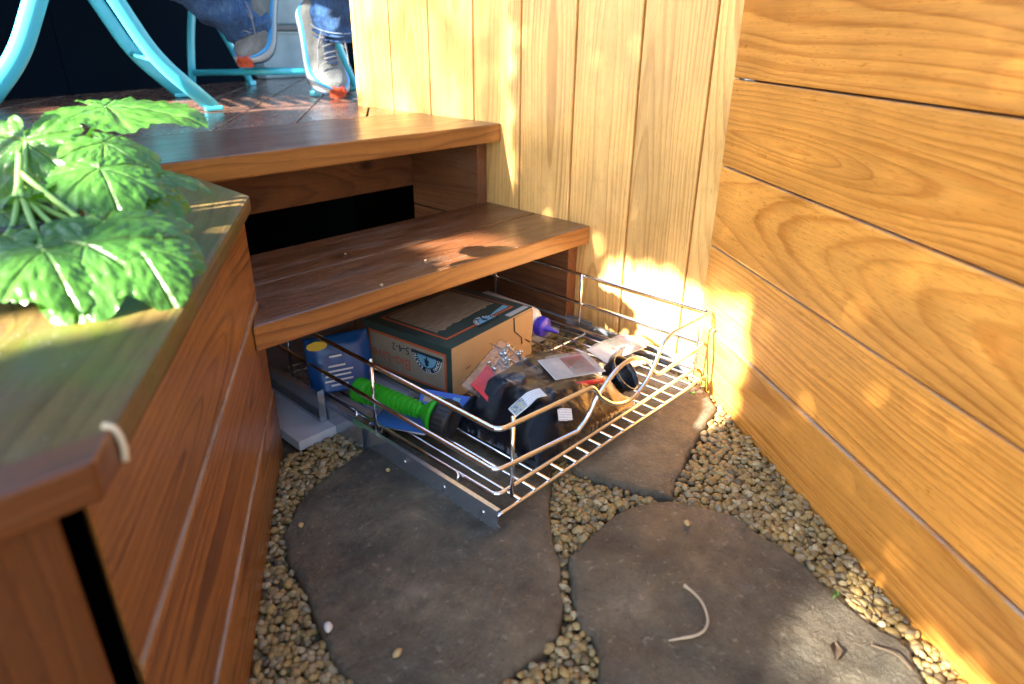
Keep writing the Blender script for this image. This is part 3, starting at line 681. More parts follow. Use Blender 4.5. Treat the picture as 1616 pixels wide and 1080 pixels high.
link('clear_film', bm_mesh(closed_pillow(60, 40, lambda a, b: tuple(Vector(bag_lo(a, b)) + Vector((0, 0, .0008))), lambda a, b: tuple(Vector(bag_hi(a, b)) + Vector((0, 0, (.0045 + .005 * abs(mnoise.noise(Vector((a * 9, b * 7, 3))))) * min(1, 6 * min(a, 1 - a, b, 1 - b))))))), film('clear_bag_film', gloss=.003, fres=.12, haze=.008, rel=.0015), bag, smooth=True)
def crumple(c, ux_, uy_, w, h, amp, seed, nx=26, ny=20, base=.0):
    def f(a, b, s):
        x, y = (a - .5) * w, (b - .5) * h; e = min(1, 5 * min(a, 1 - a, b, 1 - b))
        n_ = mnoise.noise(Vector((x * 45 + seed, y * 45, 0))) + .5 * mnoise.noise(Vector((x * 110, y * 110 + seed, 2)))
        return Vector(c) + ux_ * x + uy_ * y + ux_.cross(uy_).normalized() * (amp * n_ * e * .6 + s * amp * e + base)
    return bm_mesh(closed_pillow(nx, ny, lambda a, b: f(a, b, -.4), lambda a, b: f(a, b, 1)))
# screw bag: leans on the carton, lies over the black bag
sb = thing('screw_bag', (.735, .70, .11), 'clear bag of zinc screws with a red label leaning on the carton', 'bag')
sx_ = Vector((.93, .20, .28)).normalized(); sy_ = Vector((-.20, .85, .45)); sy_ = (sy_ - sx_ * sy_.dot(sx_)).normalized()
sc0 = onz(786, 588, .102)
link('clear_film', crumple(sc0, sx_, sy_, .128, .070, .006, 3), M['film'], sb, smooth=True)
msb = frame(sc0, sx_, sy_)
redm = plain('red_print', (.55, .012, .025), .4, 0, .15)
link('red_label', sheet_mesh(8, 6, lambda a, b: (-.066 + a * .052 + b * .012, -.030 + b * .052, .003 + .002 * math.sin(a * 4 + b * 3))), redm, sb, msb, smooth=True)
lettering('SCREWS', .009, -.046, -.018, .0062, M['paper'], sb, msb, .15) if False else None
scr = plain('zinc_screw', (.66, .70, .72), .3, 1., .1)
bm = bmesh.new(); sweep(bm, [(0, 0, -.015), (0, 0, .013), (0, 0, .0132), (0, 0, .0155), (0, 0, .016)], [.0006, .0021, .0045, .0045, .0008], 8); screw_me = bm_mesh(bm); screw_me.materials.append(scr)
for k in range(26):
    p = Vector((rnd.uniform(-.005, .055), rnd.uniform(-.028, .030), rnd.uniform(.001, .004)))
    link('screw', screw_me, None, sb, msb @ Matrix.Translation(p) @ Matrix.Rotation(rnd.uniform(0, 6.28), 4, 'Z') @ Matrix.Rotation(R(90 + rnd.uniform(-12, 12)), 4, 'X'), smooth=True)
# loose clear bag between
cf = link('crumpled_film', crumple(onz(858, 592, .098), Vector((.97, .15, .0)).normalized(), Vector((-.15, .95, .25)).normalized(), .13, .075, .008, 11, 34, 24), M['film'], None, smooth=True)
tag(cf, 'empty crumpled clear plastic bag lying over the black bag', 'plastic bag')
# blister packs
def blister(label, c, x_, y_, w, h, tints):
    o = thing('blister_pack', tuple(c), label, 'blister pack', 'blister packs in the basket'); m = frame(c, x_, y_)
    cd = link('backing_card', bm_mesh(prism_bm(rectp(-w / 2, -h / 2, w / 2, h / 2), 0, .0008, .0003)), M['paper'], o, m)
    for (x0, y0, x1, y1, mm) in tints: sheet('card_print', rectp(x0 * w, y0 * h, x1 * w, y1 * h), .0010, mm, cd, m)
    bm = bmesh.new(); rr = []
    for s, z in ((1, .0012), (.94, .002), (.82, .0022), (.80, .011), (.74, .012)): rr.append([bm.verts.new((sx * w / 2 * s, sy * h / 2 * s, z)) for sx, sy in ((-1, -1), (1, -1), (1, 1), (-1, 1))])
    for A_, B2 in zip(rr, rr[1:]):
        for k in range(4): bm.faces.new((A_[k], A_[(k + 1) % 4], B2[(k + 1) % 4], B2[k]))
    bm.faces.new(rr[-1]); bmesh.ops.bevel(bm, geom=[e for e in bm.edges], offset=.0012, segments=2, affect='EDGES')
    link('clear_shell', bm_mesh(bm), M['film'], o, m); return o, m
pink = plain('pink_print', (.62, .09, .16), .4, 0, .15); lil = plain('lilac_print', (.40, .28, .48), .4); cyn = plain('pale_teal_print', (.42, .60, .62), .4); brn = plain('brown_print', (.25, .17, .11), .4); crd = plain('grey_card', (.52, .50, .46), .6)
bl1 = onz(902, 578, .110); 
o, m = blister('clear blister pack with a pink and brown card, lying on the plastic bags', bl1, Vector((.93, -.33, -.06)), Vector((.40, .9, .12)), .098, .062,
        [(-.49, -.49, .49, .49, crd), (-.10, -.42, .36, .42, pink), (-.02, -.20, .28, .30, brn)])
redt = tube('red_tool', [m @ Vector((-.03, -.043, -.006)), m @ Vector((.035, -.046, -.006))], .004, redm, o, 10)
o, m = blister('clear blister pack with lilac and teal card on the basket floor', onz(973, 550, ZF + .016), Vector((.96, -.20, .05)), Vector((.26, .95, .1)), .110, .060,
        [(-.30, -.49, .49, .49, M['paper']), (-.02, -.49, .24, .49, cyn), (.24, -.49, .42, .49, lil), (-.10, -.4, -.04, .1, brn)])
bm = prism_bm([(.054, -.024), (.074, -.020), (.078, 0), (.074, .020), (.054, .024)], 0, .0007, .0002); link('hang_tab', bm_mesh(bm), M['film'], o, m)
sh2 = link('plastic_sleeve', crumple((.985, .655, ZF + .006), Vector((.95, -.3, 0)).normalized(), Vector((.3, .95, 0)).normalized(), .14, .055, .003, 21), M['film'], None, smooth=True)
tag(sh2, 'flat clear plastic sleeve under the lilac blister pack', 'plastic bag')
# squeeze bottle with violet cap
bt = thing('squeeze_bottle', (.985, .85, ZF), 'white squeeze bottle with a violet nozzle cap lying beside the carton', 'bottle')
d_ = Vector((.10, -.95, -.05)).normalized(); c0 = Vector((.972, .835, ZF + .040)); mbt = frame(c0, Vector((1, .1, 0)), d_.cross(Vector((1, .1, 0)))); 
zx = d_; xx = Vector((0, 0, 1)).cross(zx).normalized(); yy = zx.cross(xx); mbt = Matrix(((xx.x, yy.x, zx.x, c0.x), (xx.y, yy.y, zx.y, c0.y), (xx.z, yy.z, zx.z, c0.z), (0, 0, 0, 1)))
wht = plain('white_bottle_plastic', (.72, .72, .70), .35, 0, .05); vio = plain('violet_plastic', (.085, .055, .52), .38, 0, .12)
link('bottle_body', bm_mesh(lathe_bm([(0, -.15), (.030, -.15), (.033, -.145), (.033, -.03), (.031, -.015), (.022, -.004), (.014, 0), (0, 0)], 32)), wht, bt, mbt, smooth=True)
prof = lathe_bm([(0, 0), (.0185, 0), (.020, .002), (.020, .017), (.0185, .019), (.008, .0195), (.0065, .022), (.0018, .050), (0, .050)], 40)
cp = link('nozzle_cap', bm_mesh(prof), vio, bt, mbt, smooth=True)
for k in range(28):
    a = k * 2 * math.pi / 28; bm = box_bm(.0016, .0016, .014, .0004, 1); link('grip_rib', bm_mesh(bm), vio, cp, mbt @ Matrix.Rotation(a, 4, 'Z') @ Matrix.Translation((.0202, 0, .0095)))
# black scoop
blk = plain('black_moulded_plastic', (.006, .009, .012), .28, 0, .2, 30); gry = plain('dark_grey_handle', (.05, .05, .055), .35, 0, .2, 30)
ld = thing('scoop', (.885, .60, ZF), 'black plastic scoop with a dark grey handle lying at the basket front', 'scoop')
mc = Matrix.Translation((.915, .588, ZF + .034)) @ Matrix.Rotation(R(-48), 4, Vector((.35, -.9, 0)).normalized().cross(Vector((0, 0, 1)))) 
link('cup', bm_mesh(lathe_bm([(0, -.030), (.020, -.028), (.030, -.015), (.034, .005), (.0345, .014), (.0325, .014), (.031, .004), (.027, -.013), (.018, -.025), (0, -.027)], 40)), blk, ld, mc, smooth=True)
tube('handle', smooth_path([(.930, .612, ZF + .034), (.965, .640, ZF + .026), (1.010, .662, ZF + .014), (1.040, .672, ZF + .009)], 6), .0085, gry, ld, 14)
tube('handle_tip', smooth_path([(1.036, .6715, ZF + .010), (1.062, .672, ZF + .009), (1.076, .669, ZF + .009)], 6), [.0088] * 10 + [.008, .006, .003], blk, ld, 14)
# hose nozzle
grn = plain('lime_green_rubber', (.03, .36, .015), .42, 0, .1); blr = plain('black_rubber', (.012, .012, .013), .5, 0, .2)
hn = thing('hose_nozzle', (.56, .77, ZF), 'lime green ribbed hose nozzle with a black spray head', 'hose nozzle')
n0, n1_ = Vector((.5475, .868, .072)), Vector((.592, .728, .062)); dz = (n1_ - n0).normalized(); L_ = (n1_ - n0).length
xx = Vector((0, 0, 1)).cross(dz).normalized(); yy = dz.cross(xx); mh = Matrix(((xx.x, yy.x, dz.x, n0.x), (xx.y, yy.y, dz.y, n0.y), (xx.z, yy.z, dz.z, n0.z), (0, 0, 0, 1)))
prof = [(0, 0), (.020, 0), (.0215, .004), (.0205, .020)]
for k in range(11):
    z = .024 + k * .0095; r = .0195 - k * .00055; prof += [(r, z), (r + .0005, z + .0035), (r - .0045, z + .0045), (r - .0045, z + .0088)]
prof += [(.015, L_ - .012), (.022, L_ - .004), (.030, L_ + .006), (.031, L_ + .012), (0, L_ + .012)]
link('grip', bm_mesh(lathe_bm(prof, 36)), grn, hn, mh, smooth=False)
hd_ = (dz + Vector((0, 0, -.12))).normalized(); c1 = n1_ + dz * .020; xx = Vector((0, 0, 1)).cross(hd_).normalized(); yy = hd_.cross(xx)
m1 = Matrix(((xx.x, yy.x, hd_.x, c1.x), (xx.y, yy.y, hd_.y, c1.y), (xx.z, yy.z, hd_.z, c1.z), (0, 0, 0, 1)))
hb = link('spray_head', bm_mesh(lathe_bm([(0, -.010), (.028, -.010), (.0315, -.004), (.0315, .016), (.029, .020), (.022, .0205), (.020, .016), (0, .016)], 40)), blr, hn, m1, smooth=True)
for k in range(24):
    a = k * 2 * math.pi / 24; link('grip_rib', bm_mesh(box_bm(.0025, .004, .017, .0006, 1)), blr, hb, m1 @ Matrix.Rotation(a, 4, 'Z') @ Matrix.Translation((.0316, 0, .006)))
# blue pouch
pch = thing('pouch', (.57, .95, ZF), 'blue stand-up pouch with a yellow oval, behind the basket rail', 'pouch')
blu = plain('blue_foil_print', (.006, .065, .23), .35, 0, .15, 12); yel = plain('yellow_print', (.62, .45, .02), .4)
b0 = Vector((.520, .965, ZF)); bxv = Vector((.93, -.33, 0)).normalized(); byv = Vector((.10, .30, 1)).normalized(); mp = frame(b0 + bxv * .055 + byv * .055, bxv, byv)
def pf(a, b, s): x, y = (a - .5) * .115, (b - .5) * .100; e = min(1, 6 * min(a, 1 - a, 1 - b)) * (1 - .5 * b); return (x, y, s * (.003 + .016 * e) + .002 * mnoise.noise(Vector((x * 60, y * 60, s))))
link('pouch_body', bm_mesh(closed_pillow(20, 20, lambda a, b: pf(a, b, -1), lambda a, b: pf(a, b, 1))), blu, pch, mp, smooth=True)
link('oval_print', sheet_mesh(12, 6, lambda a, b: (-.038 + .018 * (2 * a - 1) * math.sqrt(max(0, 1 - (2 * b - 1) ** 2 * .98)), .036 + .008 * (2 * b - 1), .0205 - .004 * b)), yel, pch, mp)
for yy_, w_ in ((-.005, .03), (-.014, .055), (-.022, .045), (-.031, .05), (-.039, .03), (.012, .022)):
    link('print_line', sheet_mesh(10, 1, lambda a, b: (-.01 + (a - .5) * w_, yy_ + b * .0034, .0215)), M['label'], pch, mp)
# seed packet and booklet under the nozzle
sp = thing('seed_packet', (.64, .73, .05), 'small blue seed packet with a red spot beside the carton', 'packet'); msp = frame((.633, .748, .052), Vector((.55, -.8, -.1)), Vector((.75, .45, .55)))
link('packet_body', bm_mesh(box_bm(.085, .050, .004, .0015)), plain('royal_blue_print', (.03, .10, .45), .4), sp, msp)
for (x, y, w, h, mm) in ((-.02, .008, .03, .014, M['btan']), (.0, -.004, .014, .012, redm), (.02, .008, .012, .020, M['bblue'])): sheet('packet_print', rectp(x - w / 2, y - h / 2, x + w / 2, y + h / 2), .0022, mm, sp, msp)
bl_ = thing('booklet', (.575, .77, ZF), 'thin blue leaflet under the hose nozzle', 'leaflet'); mbl = frame((.578, .785, ZF + .004), Vector((.4, -.9, 0)), Vector((.9, .4, .05)))
for k in range(3): link('page', bm_mesh(box_bm(.10, .055, .0012, .0003)), plain('blue_leaflet', (.04, .14, .42), .5) if k == 2 else M['paper'], bl_, mbl @ Matrix.Translation((.002 * k, -.001 * k, .0016 * k)) @ Matrix.Rotation(.03 * k, 4, 'Z'))

# ------------------------------------------------------------------ storage bin, folding chairs
bn = thing('storage_bin', (1.62, 2.93, ZD), 'pale translucent storage bin with a grey lid standing on the deck', 'storage bin')
t = NT('cloudy_plastic'); g = t.noise(t.obj(), 9, 4); t.set(Base_Color=t.ramp(g, ((.3, (.20, .28, .33)), (.7, (.42, .52, .56)))), Roughness=.35, Transmission_Weight=.25); cloudy = t.mat
mbn = frame((1.60, 2.93, ZD), (1, .12, 0))
bm = bmesh.new(); rr = []
for s, z in ((.86, .0), (.90, .006), (.97, .17), (1.0, .172), (1.0, .18)): rr.append([bm.verts.new((x * s, y * s, z)) for x, y in ((-.20, -.13), (-.17, -.16), (.17, -.16), (.20, -.13), (.20, .13), (.17, .16), (-.17, .16), (-.20, .13))])
bm.faces.new(rr[0][::-1])
for A_, B2 in zip(rr, rr[1:]):
    for k in range(8): bm.faces.new((A_[k], A_[(k + 1) % 8], B2[(k + 1) % 8], B2[k]))
link('bin_body', bm_mesh(bm), cloudy, bn, mbn)
link('lid', bm_mesh(box_bm(.42, .34, .022, .006)), plain('grey_brown_lid', (.10, .095, .095), .5), bn, mbn @ Matrix.Translation((0, 0, .193)))
b2 = thing('storage_bin', (1.60, 2.93, ZD + .204), 'upper translucent storage bin stacked on the grey lid', 'storage bin')
link('bin_body', bm.__class__ and bpy.data.objects['bin_body'].data, None, b2, mbn @ Matrix.Translation((0, 0, .2045)))
link('lid', bpy.data.objects['lid'].data, None, b2, mbn @ Matrix.Translation((0, 0, .3975)))

def bar(name, pts, par, r=.0125, flat=.62, up=None, seg=12): return tube(name, round_path(pts, .10, 8), r, M['turq'], par, seg, flat=flat, up=up)
def seat_and_back(ch, c, fwd, side, z):
    for k in range(7):
        p = c + fwd * (-.17 + k * .057); link('seat_slat', bm_mesh(box_bm(.40, .020, .010, .003)), M['turq'], ch, frame(p + Vector((0, 0, z)), side))
    for k in range(3):
        link('back_slat', bm_mesh(box_bm(.40, .055, .012, .004)), M['turq'], ch, frame(c - fwd * (.235 + .02 * k) + Vector((0, 0, z + .22 + .075 * k)), side, Vector((0, 0, 1))))
# near chair
ch = thing('folding_chair', (.55, 1.85, ZD), 'empty turquoise metal folding chair standing near the deck edge', 'folding chair', 'turquoise folding chairs')
FA = onz(338, 176, ZD); e_ = Vector((.974, -.228, 0)).normalized(); w_ = Vector((.228, .974, 0)).normalized() * .43
nrm = Vector((e_.y, -e_.x, 0))
onA = lambda u, v: onp(u, v, FA, nrm)
ptsA = [FA + Vector((0, 0, .008)), onA(243, 91), onA(183, 0)]; ptsA.append(ptsA[-1] + (ptsA[-1] - ptsA[-2]).normalized() * .42)
ptsB = [onA(56, 0), onA(30, 90), onA(-14, 150)]
dB = (ptsB[2] - ptsB[1]).normalized(); k = (ptsB[2].z - ZD - .008) / -dB.z; ptsB[2] = ptsB[2] + dB * k
ptsB.insert(0, ptsB[0] + (ptsB[0] - ptsB[1]).normalized() * .22)
for off in (Vector(), w_):
    bar('leg', [p + off for p in ptsA], ch, .0095, 1.9, up=nrm); bar('leg', [p + off * .86 + w_ * .04 for p in ptsB], ch, .0110, 2.0, up=nrm)
    link('foot_cap', bm_mesh(box_bm(.044, .020, .012, .004)), M['turq'], ch, frame(FA + off + Vector((0, 0, .008)), e_))
pz = onA(245, 94); bar('stretcher', [pz, pz + w_], ch, .008, 1); 
pz = ptsB[-2].lerp(ptsB[-1], .5) + w_ * .04; bar('stretcher', [pz, pz + w_ * .86], ch, .008, 1)
seat_and_back(ch, FA - e_ * .60 + w_ * .5 + Vector((0, 0, -ZD)), -e_, w_.normalized(), ZD + .45)
# far chair, the person's
ch2 = thing('folding_chair', (1.2, 2.3, ZD), 'turquoise metal folding chair with a person sitting on it', 'folding chair', 'turquoise folding chairs')
FR, FL, RL = Vector((1.195, 1.965, ZD)), Vector((1.00, 2.395, ZD)), onz(390, 136, ZD)
sw = (FR - FL); fd = (RL - FL); fd = fd - sw * fd.dot(sw) / sw.length_squared; RL = FL + fd.normalized() * .27; bd = fd.normalized()
nn2 = sw.normalized(); onB = lambda u, v: onp(u, v, FL, nn2)
for off in (Vector(), sw):
    a0 = onB(312, 60); a1 = FL + bd * .10 + Vector((0, 0, .62)); bar('leg', [FL + off + Vector((0, 0, .008)), FL + bd * .03 + off + Vector((0, 0, .16)), FL + bd * .13 + off + Vector((0, 0, .45)), FL + bd * .27 + off + Vector((0, 0, .86))], ch2, .0085, 1.7, up=nn2)
    bar('leg', [RL + off * .92 + sw * .04 + Vector((0, 0, .008)), RL - bd * .10 + off * .92 + sw * .04 + Vector((0, 0, .17)), RL - bd * .30 + off * .92 + sw * .04 + Vector((0, 0, .44))], ch2, .0085, 1.7, up=nn2)
    for q in (FL + off, RL + off * .92 + sw * .04): link('foot_cap', bm_mesh(box_bm(.034, .022, .016, .004)), M['turq'], ch2, frame(q + Vector((0, 0, .009)), bd))
bar('stretcher', [FL + bd * .012 + Vector((0, 0, .055)), FR + bd * .012 + Vector((0, 0, .072))], ch2, .010, .8); bar('stretcher', [RL - bd * .03 + sw * .04 + Vector((0, 0, .055)), RL - bd * .03 + sw * .96 + Vector((0, 0, .06))], ch2, .009, .8)
seat_and_back(ch2, FL + sw * .5 + bd * .16 + Vector((0, 0, -ZD)), -bd, nn2, ZD + .45)

# ------------------------------------------------------------------ person sitting on the far chair (seen from the shins down)
t = NT('blue_denim'); P = t.obj(); wv = t.n('ShaderNodeTexWave'); wv.inputs['Scale'].default_value = 420; wv.inputs['Distortion'].default_value = 2; t.put(wv.inputs['Vector'], P)
n_ = t.noise(P, 16, 4, .6); q = t.xyz(P)
fs = t.noise(t.vec(t.m('MULTIPLY', q[0], 300), t.m('MULTIPLY', q[1], 300), t.m('MULTIPLY', q[2], 12)), 1, 2)
cc = t.ramp(t.m('ADD', t.m('MULTIPLY', n_, .55), t.m('MULTIPLY', fs, .45)), ((.32, (.014, .045, .14)), (.52, (.04, .13, .34)), (.72, (.17, .34, .60))))
t.set(Base_Color=cc, Roughness=.85); t.bump(t.m('ADD', wv.outputs['Fac'], t.m('MULTIPLY', n_, 3)), .0012); M['denim'] = t.mat
t = NT('grey_shoe_mesh'); vo = t.n('ShaderNodeTexVoronoi'); vo.inputs['Scale'].default_value = 330; t.put(vo.inputs['Vector'], t.obj()); g = t.noise(t.obj(), 30, 3)
t.set(Base_Color=t.mix(t.ramp(vo.outputs['Distance'], ((.2, .6), (.5, 0.))), t.ramp(g, ((.3, (.11, .115, .11)), (.7, (.19, .195, .185)))), (.05, .055, .055)), Roughness=.8); t.bump(vo.outputs['Distance'], .0015); M['mesh'] = t.mat
M['midsole'] = plain('pale_grey_foam', (.34, .35, .35), .55, 0, .12, 40); M['sblue'] = plain('blue_trim', (.03, .25, .52), .5); M['sorange'] = plain('orange_rubber', (.62, .10, .035), .6, 0, .2, 60, bump=.0006)
M['lace'] = plain('grey_lace', (.16, .16, .17), .8, 0, .5, 200); M['navy'] = plain('navy_heel', (.02, .045, .10), .6); M['skin'] = plain('skin', (.45, .26, .18), .5, 0, .1)
t_, h_ = None, None
SL = .292
def s_bend(p, y0=.175, ang=R(34)):                       # the forefoot flexes on the ground
    x, y, z = p
    if y <= y0: return Vector(p)
    l = y - y0; rr = .11 / ang; a = min(l / rr, ang); k = max(0, l - .11)
    zc = z
    yy = y0 + rr * math.sin(a) - zc * math.sin(a) + k * math.cos(a); zz = rr * (1 - math.cos(a)) + zc * math.cos(a) + k * math.sin(a)
    return Vector((x, yy, zz))
def outline(s):                                          # half width and side shift along the foot, s = 0 heel .. 1 toe
    w = .034 + .017 * math.sin(min(1, max(0, (s - .18) / .62)) * math.pi / 2) ** 2 if s < .74 else .051 * math.sqrt(max(0, 1 - ((s - .72) / .285) ** 2.2))
    if s < .12: w = .034 * math.sqrt(max(0, 1 - ((.12 - s) / .125) ** 2))
    return max(w, .001), .006 * math.sin(s * 3)
def upper_h(s): return .088 - .012 * s if s < .30 else (.0844 - (s - .30) / .36 * .038 if s < .66 else max(.008, .0464 - .026 * ((s - .66) / .34) ** 1.6))
def shoe(par, m, mirror):
    mi = -1 if mirror else 1; T = lambda x, y, z: s_bend((x * mi, y, z))
    sh = bpy.data.objects.new('shoe', None); col.objects.link(sh); place(sh, m, par)
    N, K = 30, 15; bm = bmesh.new(); rings = []
    for i in range(N + 1):
        s = .004 + .985 * i / N; w, dx = outline(s); h = upper_h(s); rg = []
        for k in range(K + 1):
            a = math.pi * k / K; c_, s_ = math.cos(a), math.sin(a)
            x = w * .93 * math.copysign(abs(c_) ** .7, c_) * (1 - .18 * s_ * (s < .6)) ; z = .020 + h * s_ ** .75
            rg.append(bm.verts.new(T(x + dx, s * SL, z)))
        rings.append(rg)
    for A_, B2 in zip(rings, rings[1:]):
        for k in range(K): bm.faces.new((A_[k], A_[k + 1], B2[k + 1], B2[k]))
    bm.faces.new(rings[0]); bm.faces.new(rings[-1][::-1])
    link('upper', bm_mesh(bm), M['mesh'], sh, m, smooth=True)
    def band(name, z0, z1, o0, o1, mat, s0=0., s1=1., closed=True):
        bm = bmesh.new(); pts = []
        n = 60
        for k in range(n):
            a = k / n
            s = 2 * a if a < .5 else 2 - 2 * a; sd = 1 if a < .5 else -1
            s = .5 - .5 * math.cos(s * math.pi); w, dx = outline(.002 + .995 * s); pts.append((w * sd + dx, (.002 + .995 * s) * SL, sd))
        R_ = []
        for z, o in ((z0, o0), (z0 * .6 + z1 * .4, max(o0, o1) + .002), (z1, o1)):
            R_.append([bm.verts.new(T(x + sd * o, y + (o if y > SL * .5 else -o) * (1 - min(1, abs(x) / .03)), z + (.012 * ((y / SL - .8) / .2) ** 2 if y > .8 * SL and z < .012 else 0))) for x, y, sd in pts])
        for A_, B2 in zip(R_, R_[1:]):
            for k in range(n): bm.faces.new((A_[k], A_[(k + 1) % n], B2[(k + 1) % n], B2[k]))
        bm.faces.new(R_[0][::-1]); bm.faces.new(R_[-1]); return link(name, bm_mesh(bm), mat, sh, m, smooth=True)
    band('outsole', 0, .006, .001, .002, M['navy']); band('midsole', .006, .0265, .003, .0035, M['midsole']); band('blue_stripe', .0268, .0325, .0015, -.001, M['sblue'])
    bm = bmesh.new(); R_ = []
    ty = lambda x: SL * (.72 + .285 * max(0, 1 - (abs(x) / .0515) ** 2) ** (1 / 2.2))
    for z, o in ((.004, .0045), (.020, .0065), (.034, .001)):
        R_.append([bm.verts.new(T(.003 * k * (1 - max(0, z - .02) * 9) + .0008, ty(.003 * k) + o * (1 - .0 * abs(k)), z)) for k in range(-8, 9)])
    for A_, B2 in zip(R_, R_[1:]):
        for k in range(16): bm.faces.new((A_[k], A_[k + 1], B2[k + 1], B2[k]))
    bmesh.ops.solidify(bm, geom=bm.faces[:], thickness=.002); link('toe_bumper', bm_mesh(bm), M['sorange'], sh, m, smooth=True)
    bm = bmesh.new(); R_ = []
    for s in (.30, .38, .48, .58, .67, .755):
        R_.append([bm.verts.new(T(.017 * q_ * (1.15 - s * .4), s * SL, .0215 + upper_h(s) * (1 - .05 * q_ * q_) + .003)) for q_ in (-1, -.5, 0, .5, 1)])
    for A_, B2 in zip(R_, R_[1:]):
        for k in range(4): bm.faces.new((A_[k], A_[k + 1], B2[k + 1], B2[k]))
    link('tongue', bm_mesh(bm), M['navy'], sh, m, smooth=True)
    for k, s in enumerate((.45, .52, .585, .65, .71)):
        zz = lambda s_, q_: .0215 + upper_h(s_) * (1 - .06 * q_ * q_) + .007
        tube('lace', [m @ T(-.021, s * SL, zz(s, 1)), m @ T(-.008, (s + .012) * SL, zz(s + .012, .3) + .001), m @ T(.008, (s + .025) * SL, zz(s + .025, .3) + .001), m @ T(.021, (s + .035) * SL, zz(s + .035, 1))], .0021, M['lace'], sh, 6)
    for q_ in (-1, 1):
        p0 = T(.004 * q_, .44 * SL, .0215 + upper_h(.44) + .008)
        tube('lace', [m @ v_ for v_ in smooth_path([p0, p0 + Vector((.022 * q_, .012, .014)), p0 + Vector((.036 * q_, .045, -.004)), p0 + Vector((.020 * q_, .030, .001)), p0], 6)], .0017, M['lace'], sh, 6)
        tube('lace', [m @ v_ for v_ in smooth_path([p0, p0 + Vector((.030 * q_, .03, .004)), p0 + Vector((.040 * q_, .085, -.030))], 6)], .0017, M['lace'], sh, 6)
    return sh
def shoe_frame(toe, hdir, pitch):
    """frame whose y runs heel to toe: heading hdir, nose down by pitch; toe tip set at toe"""
    h = Vector((hdir[0], hdir[1], 0)).normalized(); y = h * math.cos(pitch) - Vector((0, 0, 1)) * math.sin(pitch)
    z = h * math.sin(pitch) + Vector((0, 0, 1)) * math.cos(pitch); x = y.cross(z); o = Vector(toe)
    m = Matrix(((x.x, y.x, z.x, 0), (x.y, y.y, z.y, 0), (x.z, y.z, z.z, 0), (0, 0, 0, 1)))
    tip = m @ (s_bend((0, SL, .004)) * 1.10); return Matrix.Translation(o - tip) @ m
pr = thing('person', (1.25, 2.2, ZD), 'person in blue jeans and grey running shoes sitting with heels raised', 'person')
mR = shoe_frame(onz(534, 154, ZD + .004), (-.24, -1.15), R(58)) @ Matrix.Scale(1.10, 4)
dTL = wr(388, 106).normalized(); tL = CAM + dTL * 2.36
mL = shoe_frame(tL, (-.81, -.55), R(56)) @ Matrix.Scale(1.10, 4)
shoe(pr, mR, False); shoe(pr, mL, True)
def leg_mesh(bm, path, radii, seed, seg=40):
    pts = smooth_path(path, 14); n = len(pts); rr = []
    for i in range(n):
        f = i / (n - 1) * (len(radii) - 1); k = min(int(f), len(radii) - 2); rr.append(radii[k] + (radii[k + 1] - radii[k]) * (f - k))
    st_ = len(bm.verts); sweep(bm, pts, rr, seg); bm.verts.ensure_lookup_table()
    for i in range(n):
        for k in range(seg):
            v = bm.verts[st_ + i * seg + k]; d = (v.co - pts[i]); a = k * 2 * math.pi / seg
            q = Vector((math.cos(a) * 1.3, math.sin(a) * 1.3, i * .22 + seed))
            v.co += d * (.16 * mnoise.noise(q) + .09 * mnoise.noise(q * 2.3))
def ankle(m): return m @ Vector((0, .062, .098))
aR, aL = ankle(mR), ankle(mL)
cR = CAM + wr(527, 30).normalized() * (aR - CAM).length; cL = CAM + wr(390, 40).normalized() * (aL - CAM).length
kR = CAM + wr(533, -150).normalized() * (aR - CAM).length * .97; kL = CAM + wr(215, -95).normalized() * (aL - CAM).length * .97
hip = FL + sw * .5 + bd * .22 + Vector((0, 0, .56)); hR, hL = hip + nn2 * .09, hip - nn2 * .09
lowR = cR + (cR - kR).normalized() * .045; lowL = CAM + wr(396, 54).normalized() * (aL - CAM).length
bm = bmesh.new()
leg_mesh(bm, [lowR, cR, cR.lerp(kR, .5), kR, kR.lerp(hR, .5), hR], [.064, .066, .070, .078, .088, .105], 1.)
leg_mesh(bm, [lowL, cL, cL.lerp(kL, .5), kL, kL.lerp(hL, .5), hL], [.062, .067, .074, .080, .090, .105], 9.)
sweep(bm, [hip - nn2 * .20, hip - nn2 * .15, hip, hip + nn2 * .15, hip + nn2 * .20], [.05, .12, .135, .12, .05], 24)
link('jeans', bm_mesh(bm), M['denim'], pr, smooth=True)
M['thread'] = plain('pale_hem_stitching', (.34, .42, .52), .8)
for lo_, ce, r in ((lowR, cR, .0675), (lowL, cL, .0665)):
    d = (ce - lo_).normalized(); u = d.orthogonal().normalized(); w = d.cross(u)
    for dz_, rad in ((.002, .0035), (.026, .0012)):
        tube('hem', [lo_ + d * dz_ + (u * math.cos(a) + w * math.sin(a)) * (r * .985) for a in [k * 2 * math.pi / 36 for k in range(36)]], rad, M['denim'] if rad > .002 else M['thread'], pr, 6, closed=True)
